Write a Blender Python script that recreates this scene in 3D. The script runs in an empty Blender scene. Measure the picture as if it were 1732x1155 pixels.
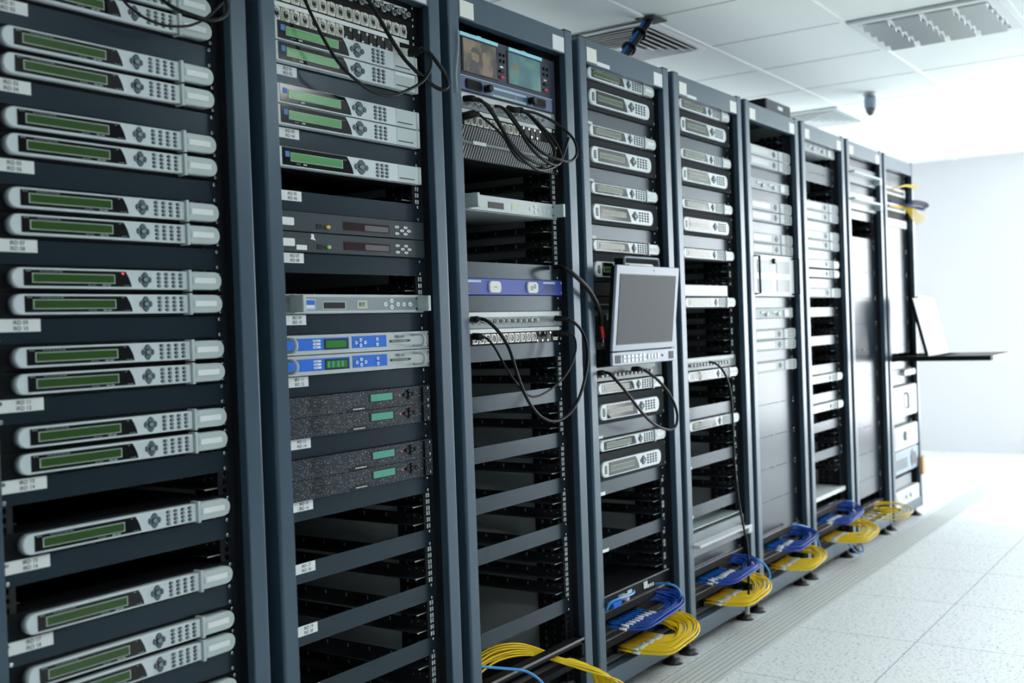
import bpy, math, random
from mathutils import Vector, Matrix
random.seed(7)
S = bpy.context.scene
COL = S.collection

def lin(c):
    c /= 255.0
    return c / 12.92 if c <= 0.04045 else ((c + 0.055) / 1.055) ** 2.4
def rgb(r, g, b):
    return (lin(r), lin(g), lin(b), 1.0)

# ------------------------------------------------------------------ camera
cam_d = bpy.data.cameras.new('camera')
cam = bpy.data.objects.new('camera', cam_d)
COL.objects.link(cam)
CAM = Vector((-0.93651, -1.67726, 1.11937))
YAW, PITCH, ROLL = 0.96784, -0.01269, -0.03525
fw = Vector((math.sin(YAW) * math.cos(PITCH), math.cos(YAW) * math.cos(PITCH), math.sin(PITCH)))
rt = fw.cross(Vector((0, 0, 1))).normalized()
up = rt.cross(fw)
r2 = math.cos(ROLL) * rt + math.sin(ROLL) * up
u2 = -math.sin(ROLL) * rt + math.cos(ROLL) * up
cam.matrix_world = Matrix(((r2.x, u2.x, -fw.x, CAM.x), (r2.y, u2.y, -fw.y, CAM.y), (r2.z, u2.z, -fw.z, CAM.z), (0, 0, 0, 1)))
cam_d.sensor_fit = 'HORIZONTAL'
cam_d.sensor_width = 36.0
cam_d.lens = 1855.24 / 1732 * 36.0
cam_d.clip_start = 0.05
cam_d.dof.use_dof = True
cam_d.dof.focus_distance = 2.75
cam_d.dof.aperture_fstop = 3.4
S.camera = cam

# ------------------------------------------------------------------ sky, light, exposure
W = bpy.data.worlds.new('sky')
S.world = W
W.use_nodes = True
W.node_tree.nodes['Background'].inputs[0].default_value = (0.95, 0.975, 1.0, 1)
W.node_tree.nodes['Background'].inputs[1].default_value = 5.4
S.view_settings.view_transform = 'Standard'
S.view_settings.look = 'None'
S.view_settings.exposure = 0.76
S.view_settings.gamma = 1.0
S.view_settings.use_curve_mapping = False
S.cycles.max_bounces = 8
S.cycles.diffuse_bounces = 5
S.cycles.glossy_bounces = 4
S.cycles.sample_clamp_indirect = 8.0

FLOOR, CEIL = -0.055, 2.39
XA, XB, YA, YB = -3.2, 8.75, -3.5, 1.7         # room shell
# daylight openings: far wall (y range) and the long wall opposite the racks (x range)
WIN_FAR = (-3.3, -0.55, 0.10, 2.25)
WIN_SIDE = (6.8, 8.6, 0.10, 2.28)

def portal(name, loc, rot, sx, sy):
    d = bpy.data.lights.new(name, 'AREA')
    d.shape = 'RECTANGLE'; d.size = sx; d.size_y = sy
    d.cycles.is_portal = True
    o = bpy.data.objects.new(name, d); COL.objects.link(o)
    o.location = loc; o.rotation_euler = rot
portal('window_portal', (XB + 0.13, (WIN_FAR[0] + WIN_FAR[1]) / 2, 1.18), (0, math.radians(90), 0), 2.15, 2.75)
portal('window_portal', ((WIN_SIDE[0] + WIN_SIDE[1]) / 2, YA - 0.13, 1.18), (math.radians(90), 0, 0), 1.8, 2.18)

# ------------------------------------------------------------------ materials
MATS = {}
def mat(name, col, rough=0.5, metal=0.0, spec=0.5, emit=None, estr=0.0, bump=0.0, bscale=300.0, trans=0.0, coat=0.0, tint=(1, 1, 1, 1)):
    m = bpy.data.materials.new(name)
    m.use_nodes = True
    n = m.node_tree.nodes; l = m.node_tree.links
    b = n['Principled BSDF']
    b.inputs['Base Color'].default_value = col
    b.inputs['Roughness'].default_value = rough
    b.inputs['Metallic'].default_value = metal
    b.inputs['Specular IOR Level'].default_value = spec
    b.inputs['Transmission Weight'].default_value = trans
    b.inputs['Coat Weight'].default_value = coat
    b.inputs['Specular Tint'].default_value = tint
    if emit:
        b.inputs['Emission Color'].default_value = emit
        b.inputs['Emission Strength'].default_value = estr
    if bump:
        tc = n.new('ShaderNodeTexCoord'); nz = n.new('ShaderNodeTexNoise'); bp = n.new('ShaderNodeBump')
        nz.inputs['Scale'].default_value = bscale
        bp.inputs['Strength'].default_value = bump; bp.inputs['Distance'].default_value = 0.001
        l.new(tc.outputs['Object'], nz.inputs['Vector']); l.new(nz.outputs['Fac'], bp.inputs['Height'])
        l.new(bp.outputs['Normal'], b.inputs['Normal'])
    MATS[name] = m
    return m

def ramp(m, tex, stops, scale_links=None, out='Fac'):
    n = m.node_tree.nodes; l = m.node_tree.links
    r = n.new('ShaderNodeValToRGB')
    el = r.color_ramp.elements
    while len(el) < len(stops): el.new(0.5)
    for e, (p, c) in zip(el, stops):
        e.position = p; e.color = c
    l.new(tex.outputs[out], r.inputs['Fac'])
    l.new(r.outputs['Color'], n['Principled BSDF'].inputs['Base Color'])
    return r

slate = mat('rack_paint', (0.040, 0.070, 0.104, 1), 0.31, spec=0.72, bump=0.006, bscale=900, tint=(0.72, 0.90, 1, 1))
inner = mat('rack_interior_paint', (0.010, 0.012, 0.016, 1), 0.42, spec=0.25)
sidein = mat('rack_side_sheet', (0.62, 0.66, 0.67, 1), 0.5)
railm = mat('support_rail_paint', (0.030, 0.035, 0.042, 1), 0.35)
panelm = mat('blank_panel_paint', (0.011, 0.018, 0.026, 1), 0.24, spec=0.38, bump=0.002, bscale=1200, tint=(0.60, 0.85, 1, 1))
chass = mat('chassis_black', (0.006, 0.007, 0.009, 1), 0.62, spec=0.12)
black = mat('black_plastic', (0.007, 0.007, 0.008, 1), 0.35, spec=0.25)
rubber = mat('cable_rubber', (0.005, 0.006, 0.007, 1), 0.42, spec=0.22)
silver = mat('silver_plastic', (0.62, 0.70, 0.72, 1), 0.34)
silverhi = mat('pale_plastic', (0.54, 0.59, 0.60, 1), 0.32, spec=0.35)
handlem = mat('satin_handle', (0.50, 0.58, 0.58, 1), 0.3)
white = mat('white_label', (0.80, 0.84, 0.84, 1), 0.6)
mattp = mat('matt_pale_plastic', (0.50, 0.55, 0.56, 1), 0.55, spec=0.2)
whitep = mat('white_plastic', (0.68, 0.71, 0.72, 1), 0.4, spec=0.35)
cream = mat('cream_sticker', (0.82, 0.84, 0.76, 1), 0.6)
ink = mat('label_ink', (0.05, 0.06, 0.06, 1), 0.6)
glassy = mat('display_window', (0.006, 0.006, 0.007, 1), 0.10, spec=0.32)
lcdg = mat('green_lcd', (0.020, 0.055, 0.010, 1), 0.2, spec=0.4, emit=(0.05, 0.16, 0.03, 1), estr=0.06)
lcdb = mat('bright_green_lcd', (0.060, 0.20, 0.075, 1), 0.2, emit=(0.1, 0.4, 0.12, 1), estr=0.12)
lcdt = mat('teal_lcd', (0.07, 0.27, 0.20, 1), 0.25, emit=(0.1, 0.45, 0.3, 1), estr=0.10)
lcdv = mat('vivid_green_lcd', (0.015, 0.13, 0.022, 1), 0.25, spec=0.3, emit=(0.05, 0.4, 0.06, 1), estr=0.10)
lcdp = mat('pale_lcd', (0.50, 0.56, 0.38, 1), 0.3)
lcdf = mat('lcd_frame', (0.42, 0.50, 0.44, 1), 0.4)
keym = mat('key_rubber', (0.10, 0.14, 0.16, 1), 0.5, spec=0.2)
keyd = mat('key_well', (0.03, 0.04, 0.05, 1), 0.4)
keytop = mat('key_top', (0.22, 0.29, 0.32, 1), 0.3)
whitek = mat('white_key', (0.75, 0.80, 0.82, 1), 0.35)
blue = mat('blue_panel', (0.020, 0.16, 0.70, 1), 0.45, spec=0.2)
bluedk = mat('deep_blue_metal', (0.05, 0.09, 0.42, 1), 0.4, spec=0.25)
logo = mat('logo_blue', (0.04, 0.19, 0.50, 1), 0.35)
pewter = mat('pewter_panel', (0.24, 0.29, 0.31, 1), 0.4)
greypan = mat('grey_panel', (0.030, 0.045, 0.054, 1), 0.4, spec=0.25)
alum = mat('brushed_aluminium', (0.42, 0.47, 0.48, 1), 0.42, metal=0.3)
chrome = mat('bright_metal', (0.75, 0.76, 0.74, 1), 0.18, metal=1.0)
dullm = mat('zinc', (0.45, 0.47, 0.47, 1), 0.35, metal=0.5)
brightz = mat('bright_zinc_edge', (0.72, 0.78, 0.78, 1), 0.4, metal=0.1)
nickel = mat('nickel_socket', (0.62, 0.62, 0.55, 1), 0.38, metal=0.5)
redl = mat('red_led', (0.6, 0.02, 0.02, 1), 0.3, emit=(1, 0.08, 0.08, 1), estr=0.9)
redp = mat('red_plastic', (0.45, 0.02, 0.03, 1), 0.4)
amber = mat('amber_knob', (0.75, 0.45, 0.10, 1), 0.3)
greenk = mat('green_knob', (0.35, 0.60, 0.18, 1), 0.3)
darkred = mat('dark_red_display', (0.030, 0.008, 0.010, 1), 0.1)
greydisp = mat('display_grey', (0.16, 0.15, 0.16, 1), 0.15)
yel = mat('yellow_fibre', (0.86, 0.60, 0.010, 1), 0.42, spec=0.3)
yeld = mat('amber_connector', (0.80, 0.46, 0.015, 1), 0.4)
navy = mat('dark_blue_fibre', (0.006, 0.055, 0.34, 1), 0.4, spec=0.3)
sky = mat('light_blue_cable', (0.04, 0.27, 0.66, 1), 0.4)
bluec = mat('blue_connector', (0.012, 0.17, 0.60, 1), 0.45, spec=0.3)
navyb = mat('navy_band', (0.01, 0.02, 0.10, 1), 0.4)
greenp = mat('green_board', (0.02, 0.10, 0.02, 1), 0.4)
monblue = mat('monitor_case', (0.030, 0.038, 0.070, 1), 0.45, spec=0.25)
monbase = mat('monitor_meter_bridge', (0.07, 0.11, 0.24, 1), 0.4)
meter = mat('pale_meter', (0.42, 0.60, 0.70, 1), 0.4)
meterg = mat('green_meter', (0.40, 0.62, 0.50, 1), 0.4)
cyan = mat('cyan_strip', (0.25, 0.62, 0.72, 1), 0.4, emit=(0.25, 0.62, 0.72, 1), estr=0.15)
monframe = mat('blue_grey_plastic', (0.27, 0.34, 0.42, 1), 0.35)
monscr = mat('grey_screen', (0.10, 0.11, 0.12, 1), 0.55, spec=0.15)
joint = mat('ceiling_joint', (0.25, 0.28, 0.28, 1), 0.8)
gap = mat('ceiling_gap', (0.03, 0.035, 0.035, 1), 0.7)
louvre = mat('louvre_white', (0.78, 0.81, 0.82, 1), 0.4)
mirror = mat('louvre_blade', (0.78, 0.82, 0.83, 1), 0.25, metal=0.5)
wallm = mat('wall_paint', (0.67, 0.662, 0.69, 1), 0.6)
wallk = mat('wall_paint_dark_grey', (0.13, 0.15, 0.17, 1), 0.7)
walld = mat('wall_paint_grey', (0.86, 0.89, 0.89, 1), 0.7)
ceilm = mat('ceiling_tile', (0.90, 0.955, 0.94, 1), 0.8, bump=0.15, bscale=250)
tbar = mat('ceiling_bar', (0.90, 0.95, 0.94, 1), 0.85, spec=0.2)
traym = mat('grey_tray', (0.16, 0.19, 0.21, 1), 0.3)
beige = mat('beige_box', (0.62, 0.64, 0.63, 1), 0.45)
tan = mat('tan_plastic', (0.45, 0.28, 0.14, 1), 0.5)
footm = mat('foot_black', (0.012, 0.012, 0.014, 1), 0.45)
skin1 = mat('screen_tan', (0.30, 0.22, 0.15, 1), 0.2)
skin2 = mat('screen_brown', (0.10, 0.08, 0.08, 1), 0.2)
orange = mat('screen_orange', (0.30, 0.19, 0.08, 1), 0.2)
scrgreen = mat('screen_green', (0.12, 0.29, 0.24, 1), 0.2)

# perforated black mesh (dots), diagonal fin grille, speckled faceplate, picture screens, terrazzo
def tex_mat(name, rough=0.4, spec=0.5):
    m = mat(name, (1, 1, 1, 1), rough, spec=spec)
    n = m.node_tree.nodes
    tc = n.new('ShaderNodeTexCoord')
    return m, n, m.node_tree.links, tc
perf, n, l, tc = tex_mat('perforated_mesh', 0.8, 0.05)
sx = n.new('ShaderNodeSeparateXYZ'); l.new(tc.outputs['Object'], sx.inputs[0])
def wave(axis, k, ph=0):
    a = n.new('ShaderNodeMath'); a.operation = 'MULTIPLY'; a.inputs[1].default_value = k; l.new(sx.outputs[axis], a.inputs[0])
    c = n.new('ShaderNodeMath'); c.operation = 'SINE'; l.new(a.outputs[0], c.inputs[0]); return c
wx = wave('X', 2 * math.pi / 0.0066); wz = wave('Z', 2 * math.pi / 0.0066)
mu = n.new('ShaderNodeMath'); mu.operation = 'MULTIPLY'; l.new(wx.outputs[0], mu.inputs[0]); l.new(wz.outputs[0], mu.inputs[1])
ramp(perf, mu, [(0.0, (0.07, 0.08, 0.085, 1)), (0.10, (0.003, 0.003, 0.004, 1))], out='Value')
fins, n, l, tc = tex_mat('diagonal_fin_grille', 0.4, 0.2)
sx = n.new('ShaderNodeSeparateXYZ'); l.new(tc.outputs['Object'], sx.inputs[0])
ad = n.new('ShaderNodeMath'); ad.operation = 'MULTIPLY_ADD'; ad.inputs[1].default_value = -0.55; l.new(sx.outputs['Z'], ad.inputs[0]); l.new(sx.outputs['X'], ad.inputs[2])
ml = n.new('ShaderNodeMath'); ml.operation = 'MULTIPLY'; ml.inputs[1].default_value = 2 * math.pi / 0.0112; l.new(ad.outputs[0], ml.inputs[0])
sn = n.new('ShaderNodeMath'); sn.operation = 'SINE'; l.new(ml.outputs[0], sn.inputs[0])
ramp(fins, sn, [(0.45, (0.004, 0.004, 0.005, 1)), (0.72, (0.40, 0.44, 0.46, 1))], out='Value')
speck, n, l, tc = tex_mat('speckled_faceplate', 0.45, 0.2)
vo = n.new('ShaderNodeTexNoise'); vo.inputs['Scale'].default_value = 420; vo.inputs['Detail'].default_value = 1.0
l.new(tc.outputs['Object'], vo.inputs['Vector'])
ramp(speck, vo, [(0.62, (0.014, 0.022, 0.031, 1)), (0.72, (0.40, 0.47, 0.51, 1))])
pic1, n, l, tc = tex_mat('picture_warm', 0.15)
vo = n.new('ShaderNodeTexNoise'); vo.inputs['Scale'].default_value = 22; l.new(tc.outputs['Object'], vo.inputs['Vector'])
ramp(pic1, vo, [(0.35, (0.10, 0.09, 0.08, 1)), (0.5, (0.20, 0.16, 0.13, 1)), (0.68, (0.34, 0.25, 0.17, 1))])
pic2, n, l, tc = tex_mat('picture_teal', 0.15)
vo = n.new('ShaderNodeTexNoise'); vo.inputs['Scale'].default_value = 14; l.new(tc.outputs['Object'], vo.inputs['Vector'])
ramp(pic2, vo, [(0.35, (0.08, 0.20, 0.24, 1)), (0.6, (0.12, 0.30, 0.30, 1)), (0.75, (0.18, 0.38, 0.30, 1))])
terr, n, l, tc = tex_mat('terrazzo_floor', 0.42)
vo = n.new('ShaderNodeTexNoise'); vo.inputs['Scale'].default_value = 95; vo.inputs['Detail'].default_value = 3; l.new(tc.outputs['Object'], vo.inputs['Vector'])
rp = ramp(terr, vo, [(0.30, (0.30, 0.33, 0.34, 1)), (0.42, (0.70, 0.74, 0.75, 1)), (0.70, (0.78, 0.81, 0.82, 1))])
br = n.new('ShaderNodeTexBrick'); br.offset = 0.0; br.inputs['Scale'].default_value = 1.0
br.inputs['Brick Width'].default_value = 0.6; br.inputs['Row Height'].default_value = 0.6
br.inputs['Mortar Size'].default_value = 0.0022; br.inputs['Color1'].default_value = (1, 1, 1, 1); br.inputs['Color2'].default_value = (1, 1, 1, 1)
br.inputs['Mortar'].default_value = (0.42, 0.45, 0.46, 1)
mp = n.new('ShaderNodeMapping'); mp.inputs['Location'].default_value = (-0.078, 0.02, 0)
l.new(tc.outputs['Object'], mp.inputs['Vector']); l.new(mp.outputs['Vector'], br.inputs['Vector'])
mx = n.new('ShaderNodeMix'); mx.data_type = 'RGBA'; mx.blend_type = 'MULTIPLY'; mx.inputs['Factor'].default_value = 1.0
l.new(rp.outputs['Color'], mx.inputs['A']); l.new(br.outputs['Color'], mx.inputs['B'])
l.new(mx.outputs['Result'], n['Principled BSDF'].inputs['Base Color'])
stripm = mat('ribbed_strip', (0.56, 0.59, 0.585, 1), 0.55)
groove = mat('strip_groove', (0.20, 0.22, 0.22, 1), 0.8)

# ------------------------------------------------------------------ mesh builder
FONT = {}
def text_geo(body, size):
    key = (body, size)
    if key not in FONT:
        cu = bpy.data.curves.new('letters', 'FONT'); cu.body = body; cu.size = size; cu.align_x = 'LEFT'; cu.align_y = 'CENTER'
        cu.resolution_u = 2; cu.offset = size * 0.022
        o = bpy.data.objects.new('letters', cu); COL.objects.link(o)
        dg = bpy.context.evaluated_depsgraph_get()
        me = bpy.data.meshes.new_from_object(o.evaluated_get(dg))
        FONT[key] = ([tuple(v.co) for v in me.vertices], [tuple(p.vertices) for p in me.polygons])
        bpy.data.objects.remove(o); bpy.data.curves.remove(cu); bpy.data.meshes.remove(me)
    return FONT[key]

def inset(pts, d):
    """move every edge of a counter-clockwise polygon inwards by d"""
    out = []; N = len(pts)
    for i in range(N):
        a, b, c = pts[i - 1], pts[i], pts[(i + 1) % N]
        e1 = Vector((b[0] - a[0], b[1] - a[1])); e2 = Vector((c[0] - b[0], c[1] - b[1]))
        if e1.length < 1e-9 or e2.length < 1e-9: out.append(b); continue
        n1 = Vector((-e1.y, e1.x)).normalized(); n2 = Vector((-e2.y, e2.x)).normalized()
        m = n1 + n2
        if m.length < 1e-6: out.append(b); continue
        m.normalize(); k = d / max(0.35, m.dot(n1))
        out.append((b[0] + m.x * k, b[1] + m.y * k))
    return out

class MB:
    def __init__(s): s.v = []; s.f = []; s.m = []; s.sm = []
    def face(s, idx, mi=0, sm=False): s.f.append(tuple(idx)); s.m.append(mi); s.sm.append(sm)
    def add(s, *pts):
        i = len(s.v); s.v.extend(tuple(p) for p in pts); return list(range(i, i + len(pts)))
    def box(s, x0, x1, y0, y1, z0, z1, mi=0):
        a = s.add((x0, y0, z0), (x1, y0, z0), (x1, y1, z0), (x0, y1, z0), (x0, y0, z1), (x1, y0, z1), (x1, y1, z1), (x0, y1, z1))
        for q in ((3, 2, 1, 0), (4, 5, 6, 7), (0, 1, 5, 4), (1, 2, 6, 5), (2, 3, 7, 6), (3, 0, 4, 7)): s.face([a[k] for k in q], mi)
        return s
    def ring(s, A, B, mi=0, sm=False):
        N = len(A)
        for i in range(N): s.face((A[i], A[(i + 1) % N], B[(i + 1) % N], B[i]), mi, sm)
    def plate(s, pts, y0, y1, mi=0, ch=0.0, sm=False):
        """polygon in x,z (counter-clockwise seen from the front, -y) with front face at y0, back at y1, chamfer ch"""
        if ch:
            F = s.add(*[(p[0], y0, p[1]) for p in inset(pts, ch)])
            M = s.add(*[(p[0], y0 + ch, p[1]) for p in pts])
        else:
            F = M = s.add(*[(p[0], y0, p[1]) for p in pts])
        B = s.add(*[(p[0], y1, p[1]) for p in pts])
        s.face(F, mi)
        if ch: s.ring(M, F, mi, sm)
        s.ring(B, M, mi, sm); s.face(B[::-1], mi)
        return s
    def rect(s, x0, x1, z0, z1, y0, y1, mi=0, ch=0.0):
        return s.plate([(x0, z0), (x1, z0), (x1, z1), (x0, z1)], y0, y1, mi, ch)
    def disc(s, cx, cz, rx, rz, y0, y1, mi=0, n=16, ch=0.0):
        return s.plate([(cx + rx * math.cos(2 * math.pi * k / n), cz + rz * math.sin(2 * math.pi * k / n)) for k in range(n)], y0, y1, mi, ch, True)
    def annulus(s, cx, cz, r0, r1, y0, y1, mi=0, n=20):
        P = lambda r, y: s.add(*[(cx + r * math.cos(2 * math.pi * k / n), y, cz + r * math.sin(2 * math.pi * k / n)) for k in range(n)])
        a, b, c, d = P(r1, y1), P(r1, y0), P(r0, y0), P(r0, y1)
        s.ring(a, b, mi, True); s.ring(b, c, mi, False); s.ring(c, d, mi, True); return s
    def prism_z(s, pts, z0, z1, mi=0, sm=False):
        """polygon in x,y (counter-clockwise from above)"""
        A = s.add(*[(p[0], p[1], z0) for p in pts]); B = s.add(*[(p[0], p[1], z1) for p in pts])
        s.ring(A, B, mi, sm); s.face(A[::-1], mi); s.face(B, mi); return s
    def lathe(s, prof, cx, cy, mi=0, n=20):
        R = [s.add(*[(cx + r * math.cos(2 * math.pi * k / n), cy + r * math.sin(2 * math.pi * k / n), z) for k in range(n)]) for r, z in prof]
        for a, b in zip(R, R[1:]): s.ring(a, b, mi, True)
        s.face(R[0][::-1], mi); s.face(R[-1], mi); return s
    def tube(s, pts, r, mi=0, n=8, sub=5, rs=None):
        P = [Vector(p) for p in pts]
        if sub > 1 and len(P) > 2:
            Q = []
            for i in range(len(P) - 1):
                p0, p1, p2, p3 = P[max(i - 1, 0)], P[i], P[i + 1], P[min(i + 2, len(P) - 1)]
                for k in range(sub):
                    t = k / sub
                    Q.append(0.5 * (2 * p1 + (p2 - p0) * t + (2 * p0 - 5 * p1 + 4 * p2 - p3) * t * t + (3 * p1 - p0 - 3 * p2 + p3) * t ** 3))
            Q.append(P[-1]); P = Q
        rings = []; nrm = None
        for i, p in enumerate(P):
            t = (P[min(i + 1, len(P) - 1)] - P[max(i - 1, 0)])
            if t.length < 1e-9: t = Vector((0, 0, 1))
            t.normalize()
            if nrm is None:
                a = Vector((0, 0, 1)) if abs(t.z) < 0.9 else Vector((1, 0, 0))
                nrm = t.cross(a).normalized()
            else:
                nrm = (nrm - t * nrm.dot(t))
                nrm = nrm.normalized() if nrm.length > 1e-6 else t.orthogonal().normalized()
            bn = t.cross(nrm)
            rr = r if rs is None else rs[min(int(i / max(len(P) - 1, 1) * (len(rs) - 1) + 0.5), len(rs) - 1)]
            rings.append(s.add(*[p + (nrm * math.cos(2 * math.pi * k / n) + bn * math.sin(2 * math.pi * k / n)) * rr for k in range(n)]))
        for a, b in zip(rings, rings[1:]): s.ring(a, b, mi, True)
        s.face(rings[0][::-1], mi); s.face(rings[-1], mi)
        return s
    def text(s, body, x, z, y, size, mi=0):
        vs, fs = text_geo(body, size)
        a = s.add(*[(x + v[0], y, z + v[1]) for v in vs])
        for f in fs: s.face([a[k] for k in f], mi)
        return s
    def move(s, dx, dy, dz):
        s.v = [(v[0] + dx, v[1] + dy, v[2] + dz) for v in s.v]; return s
    def build(s, name, mats, parent=None, loc=(0, 0, 0)):
        me = bpy.data.meshes.new(name)
        me.from_pydata(s.v, [], s.f)
        mats = mats if isinstance(mats, (list, tuple)) else [mats]
        for m in mats: me.materials.append(m)
        me.polygons.foreach_set('material_index', s.m)
        me.polygons.foreach_set('use_smooth', s.sm)
        me.update()
        o = bpy.data.objects.new(name, me); COL.objects.link(o)
        o.location = loc
        if parent is not None: o.parent = parent
        return o

def arc(cx, cz, r, a0, a1, n=10, rz=None):
    rz = r if rz is None else rz
    return [(cx + r * math.cos(math.radians(a0 + (a1 - a0) * k / n)), cz + rz * math.sin(math.radians(a0 + (a1 - a0) * k / n))) for k in range(n + 1)]
def rrect(x0, x1, z0, z1, r, n=5):
    return arc(x0 + r, z0 + r, r, 180, 270, n) + arc(x1 - r, z0 + r, r, 270, 360, n) + arc(x1 - r, z1 - r, r, 0, 90, n) + arc(x0 + r, z1 - r, r, 90, 180, n)

def tag(o, label, cat, group=None, kind=None):
    if label: o['label'] = label
    if cat: o['category'] = cat
    if group: o['group'] = group
    if kind: o['kind'] = kind
    return o
def struct(o): o['kind'] = 'structure'; return o
def empty(name, loc, label=None, cat=None, group=None):
    o = bpy.data.objects.new(name, None); COL.objects.link(o)
    o.location = loc; o.empty_display_size = 0.05
    return tag(o, label, cat, group)
KIDS = {}
def kids(o):
    if o.name not in KIDS: KIDS[o.name] = list(o.children)
    return KIDS[o.name]
def dup(root, loc, label, group=None):
    r = root.copy(); COL.objects.link(r); r.location = loc; r['label'] = label
    if group: r['group'] = group
    for ch in kids(root):
        c = ch.copy(); COL.objects.link(c); c.parent = r
        for g in kids(ch):
            d = g.copy(); COL.objects.link(d); d.parent = c
    return r

# ------------------------------------------------------------------ layout constants
P, U, T0 = 0.6352, 0.04445, 1.9194          # rack pitch, rack unit, top of unit 0
RW, ZT = 0.5999, 1.985
FACE = 0.039                                # plane of the panels behind the post fronts
def X0(k): return (k - 1) * P
def zb(n): return T0 - (n + 1) * U
ORD = 'zeroth first second third fourth fifth sixth seventh eighth ninth tenth eleventh twelfth thirteenth fourteenth fifteenth sixteenth seventeenth eighteenth'.split()
RACK = {1: 'leftmost rack', 2: 'second rack from left', 3: 'third rack from left', 4: 'fourth rack from left', 5: 'fifth rack from left',
        6: 'sixth rack from left', 7: 'seventh rack from left', 8: 'eighth rack from left', 9: 'last rack at far right'}

# ================================================================== ROOM
fl = struct(MB().box(XA, XB, YA, YB, FLOOR - 0.12, FLOOR).build('floor', terr))
# ceiling with suspended tile grid
struct(MB().box(XA, XB, YA, YB, CEIL + 0.006, CEIL + 0.12).build('ceiling', ceilm))
TG = 0.625; GX, GY = 3.845, -0.19
b = MB()
k = math.ceil((YA - GY) / TG)
while GY + k * TG < YB:                       # main runners along the racks
    y = GY + k * TG; b.box(XA, XB, y - 0.011, y + 0.011, CEIL - 0.001, CEIL + 0.006, 0); k += 1
k = math.ceil((XA - GX) / TG)
while GX + k * TG < XB:                       # cross joints
    x = GX + k * TG; b.box(x - 0.0025, x + 0.0025, YA, YB, CEIL + 0.0050, CEIL + 0.0062, 1); k += 1
struct(b.build('ceiling_grid', [tbar, joint]))
# walls; openings for the windows
struct(MB().box(XA, XB, YB, YB + 0.12, FLOOR, CEIL + 0.1).build('wall_back', walld))
struct(MB().box(XA - 0.12, XA, YA - 0.12, YB + 0.12, FLOOR, CEIL + 0.1).build('wall_left', walld))
def holed(name, a0, a1, w, along, pos, th, m):
    b = MB()
    for (p, q, z0, z1) in ((a0, w[0], FLOOR, CEIL + 0.1), (w[1], a1, FLOOR, CEIL + 0.1), (w[0], w[1], FLOOR, w[2]), (w[0], w[1], w[3], CEIL + 0.1)):
        if along == 'y': b.box(pos, pos + th, p, q, z0, z1)
        else: b.box(p, q, pos - th, pos, z0, z1)
    return struct(b.build(name, m))
holed('wall_right', YA - 0.12, YB + 0.12, WIN_FAR, 'y', XB, 0.12, wallm)
holed('wall_front', XA, XB, WIN_SIDE, 'x', YA, 0.12, wallk)
def window(name, w, along, pos):
    b = MB(); t = 0.05
    n = 3
    for i in range(n + 1):
        c = w[0] + (w[1] - w[0]) * i / n
        c0, c1 = (c, c + t) if i == 0 else (c - t, c) if i == n else (c - t / 2, c + t / 2)
        if along == 'y': b.box(pos + 0.03, pos + 0.08, c0, c1, w[2], w[3])
        else: b.box(c0, c1, pos - 0.08, pos - 0.03, w[2], w[3])
    for z0, z1 in ((w[2], w[2] + t), (w[3] - t, w[3])):
        if along == 'y': b.box(pos + 0.03, pos + 0.08, w[0], w[1], z0, z1)
        else: b.box(w[0], w[1], pos - 0.08, pos - 0.03, z0, z1)
    return struct(b.build(name, whitep))
window('window_1', WIN_FAR, 'y', XB)
window('window_2', WIN_SIDE, 'x', YA)
struct(MB().box(XB - 0.012, XB, WIN_FAR[1], YB, FLOOR, FLOOR + 0.07).build('baseboard_right', wallm))
# ribbed strip let into the floor in front of the racks
b = MB()
b.box(-1.5, 7.42, -0.185, -0.035, FLOOR, FLOOR + 0.0015, 1)
for i in range(7):
    y0 = -0.185 + i * 0.0218
    b.box(-1.5, 7.42, y0, y0 + 0.0165, FLOOR + 0.0015, FLOOR + 0.003, 0)
struct(b.build('trim_1', [stripm, groove]))

# ================================================================== RACKS
rail_holes = [zb(n) + dz for n in range(42) for dz in (0.00635, 0.02222, 0.0381)]
def rail_mesh(x0, x1, y0, y1, hx, hw=0.0047):
    b = MB()
    zt, z0 = T0 + 0.01, zb(41) - 0.002
    b.box(x0, hx - hw, y0, y1, z0, zt); b.box(hx + hw, x1, y0, y1, z0, zt)
    prev = z0
    for z in sorted(rail_holes):
        b.box(hx - hw, hx + hw, y0, y1, prev, z - hw); prev = z + hw
    b.box(hx - hw, hx + hw, y0, y1, prev, zt)
    return b
def upright_mesh(side):
    # perforated upright behind the front rail: sheet in the y,z plane with three columns of slots
    b = MB(); x0, x1 = (0.560, 0.5625) if side > 0 else (0.0375, 0.040)
    ys = [(0.045, 0.075), (0.085, 0.105), (0.115, 0.135), (0.145, 0.165)]
    for a, c in ys: b.box(x0, x1, a, c, 0.06, T0)
    z = 0.07
    while z < T0 - 0.03:
        for a, c in ((0.075, 0.085), (0.105, 0.115), (0.135, 0.145)): b.box(x0, x1, a, c, z, z + 0.011)
        z += 0.0222
    return b
rp_ = {}
SHARED = {}
EMPTY = {1: [24, 27], 2: [10, 15, 27, 28, 30, 31, 33, 34, 36, 37, 38, 39], 3: [8, 9, 11, 12, 13, 20, 21, 23, 24, 26, 27, 29, 30, 32, 33, 34, 35],
         4: [30, 31, 32, 34, 35, 36], 5: [13, 14, 17, 18, 19, 20, 23, 24, 27, 28, 30, 31, 32], 6: [0, 1], 7: [1, 4, 5, 16, 18, 19, 21, 22, 25, 28, 30, 31, 33, 34], 8: [7, 8], 9: []}
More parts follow.
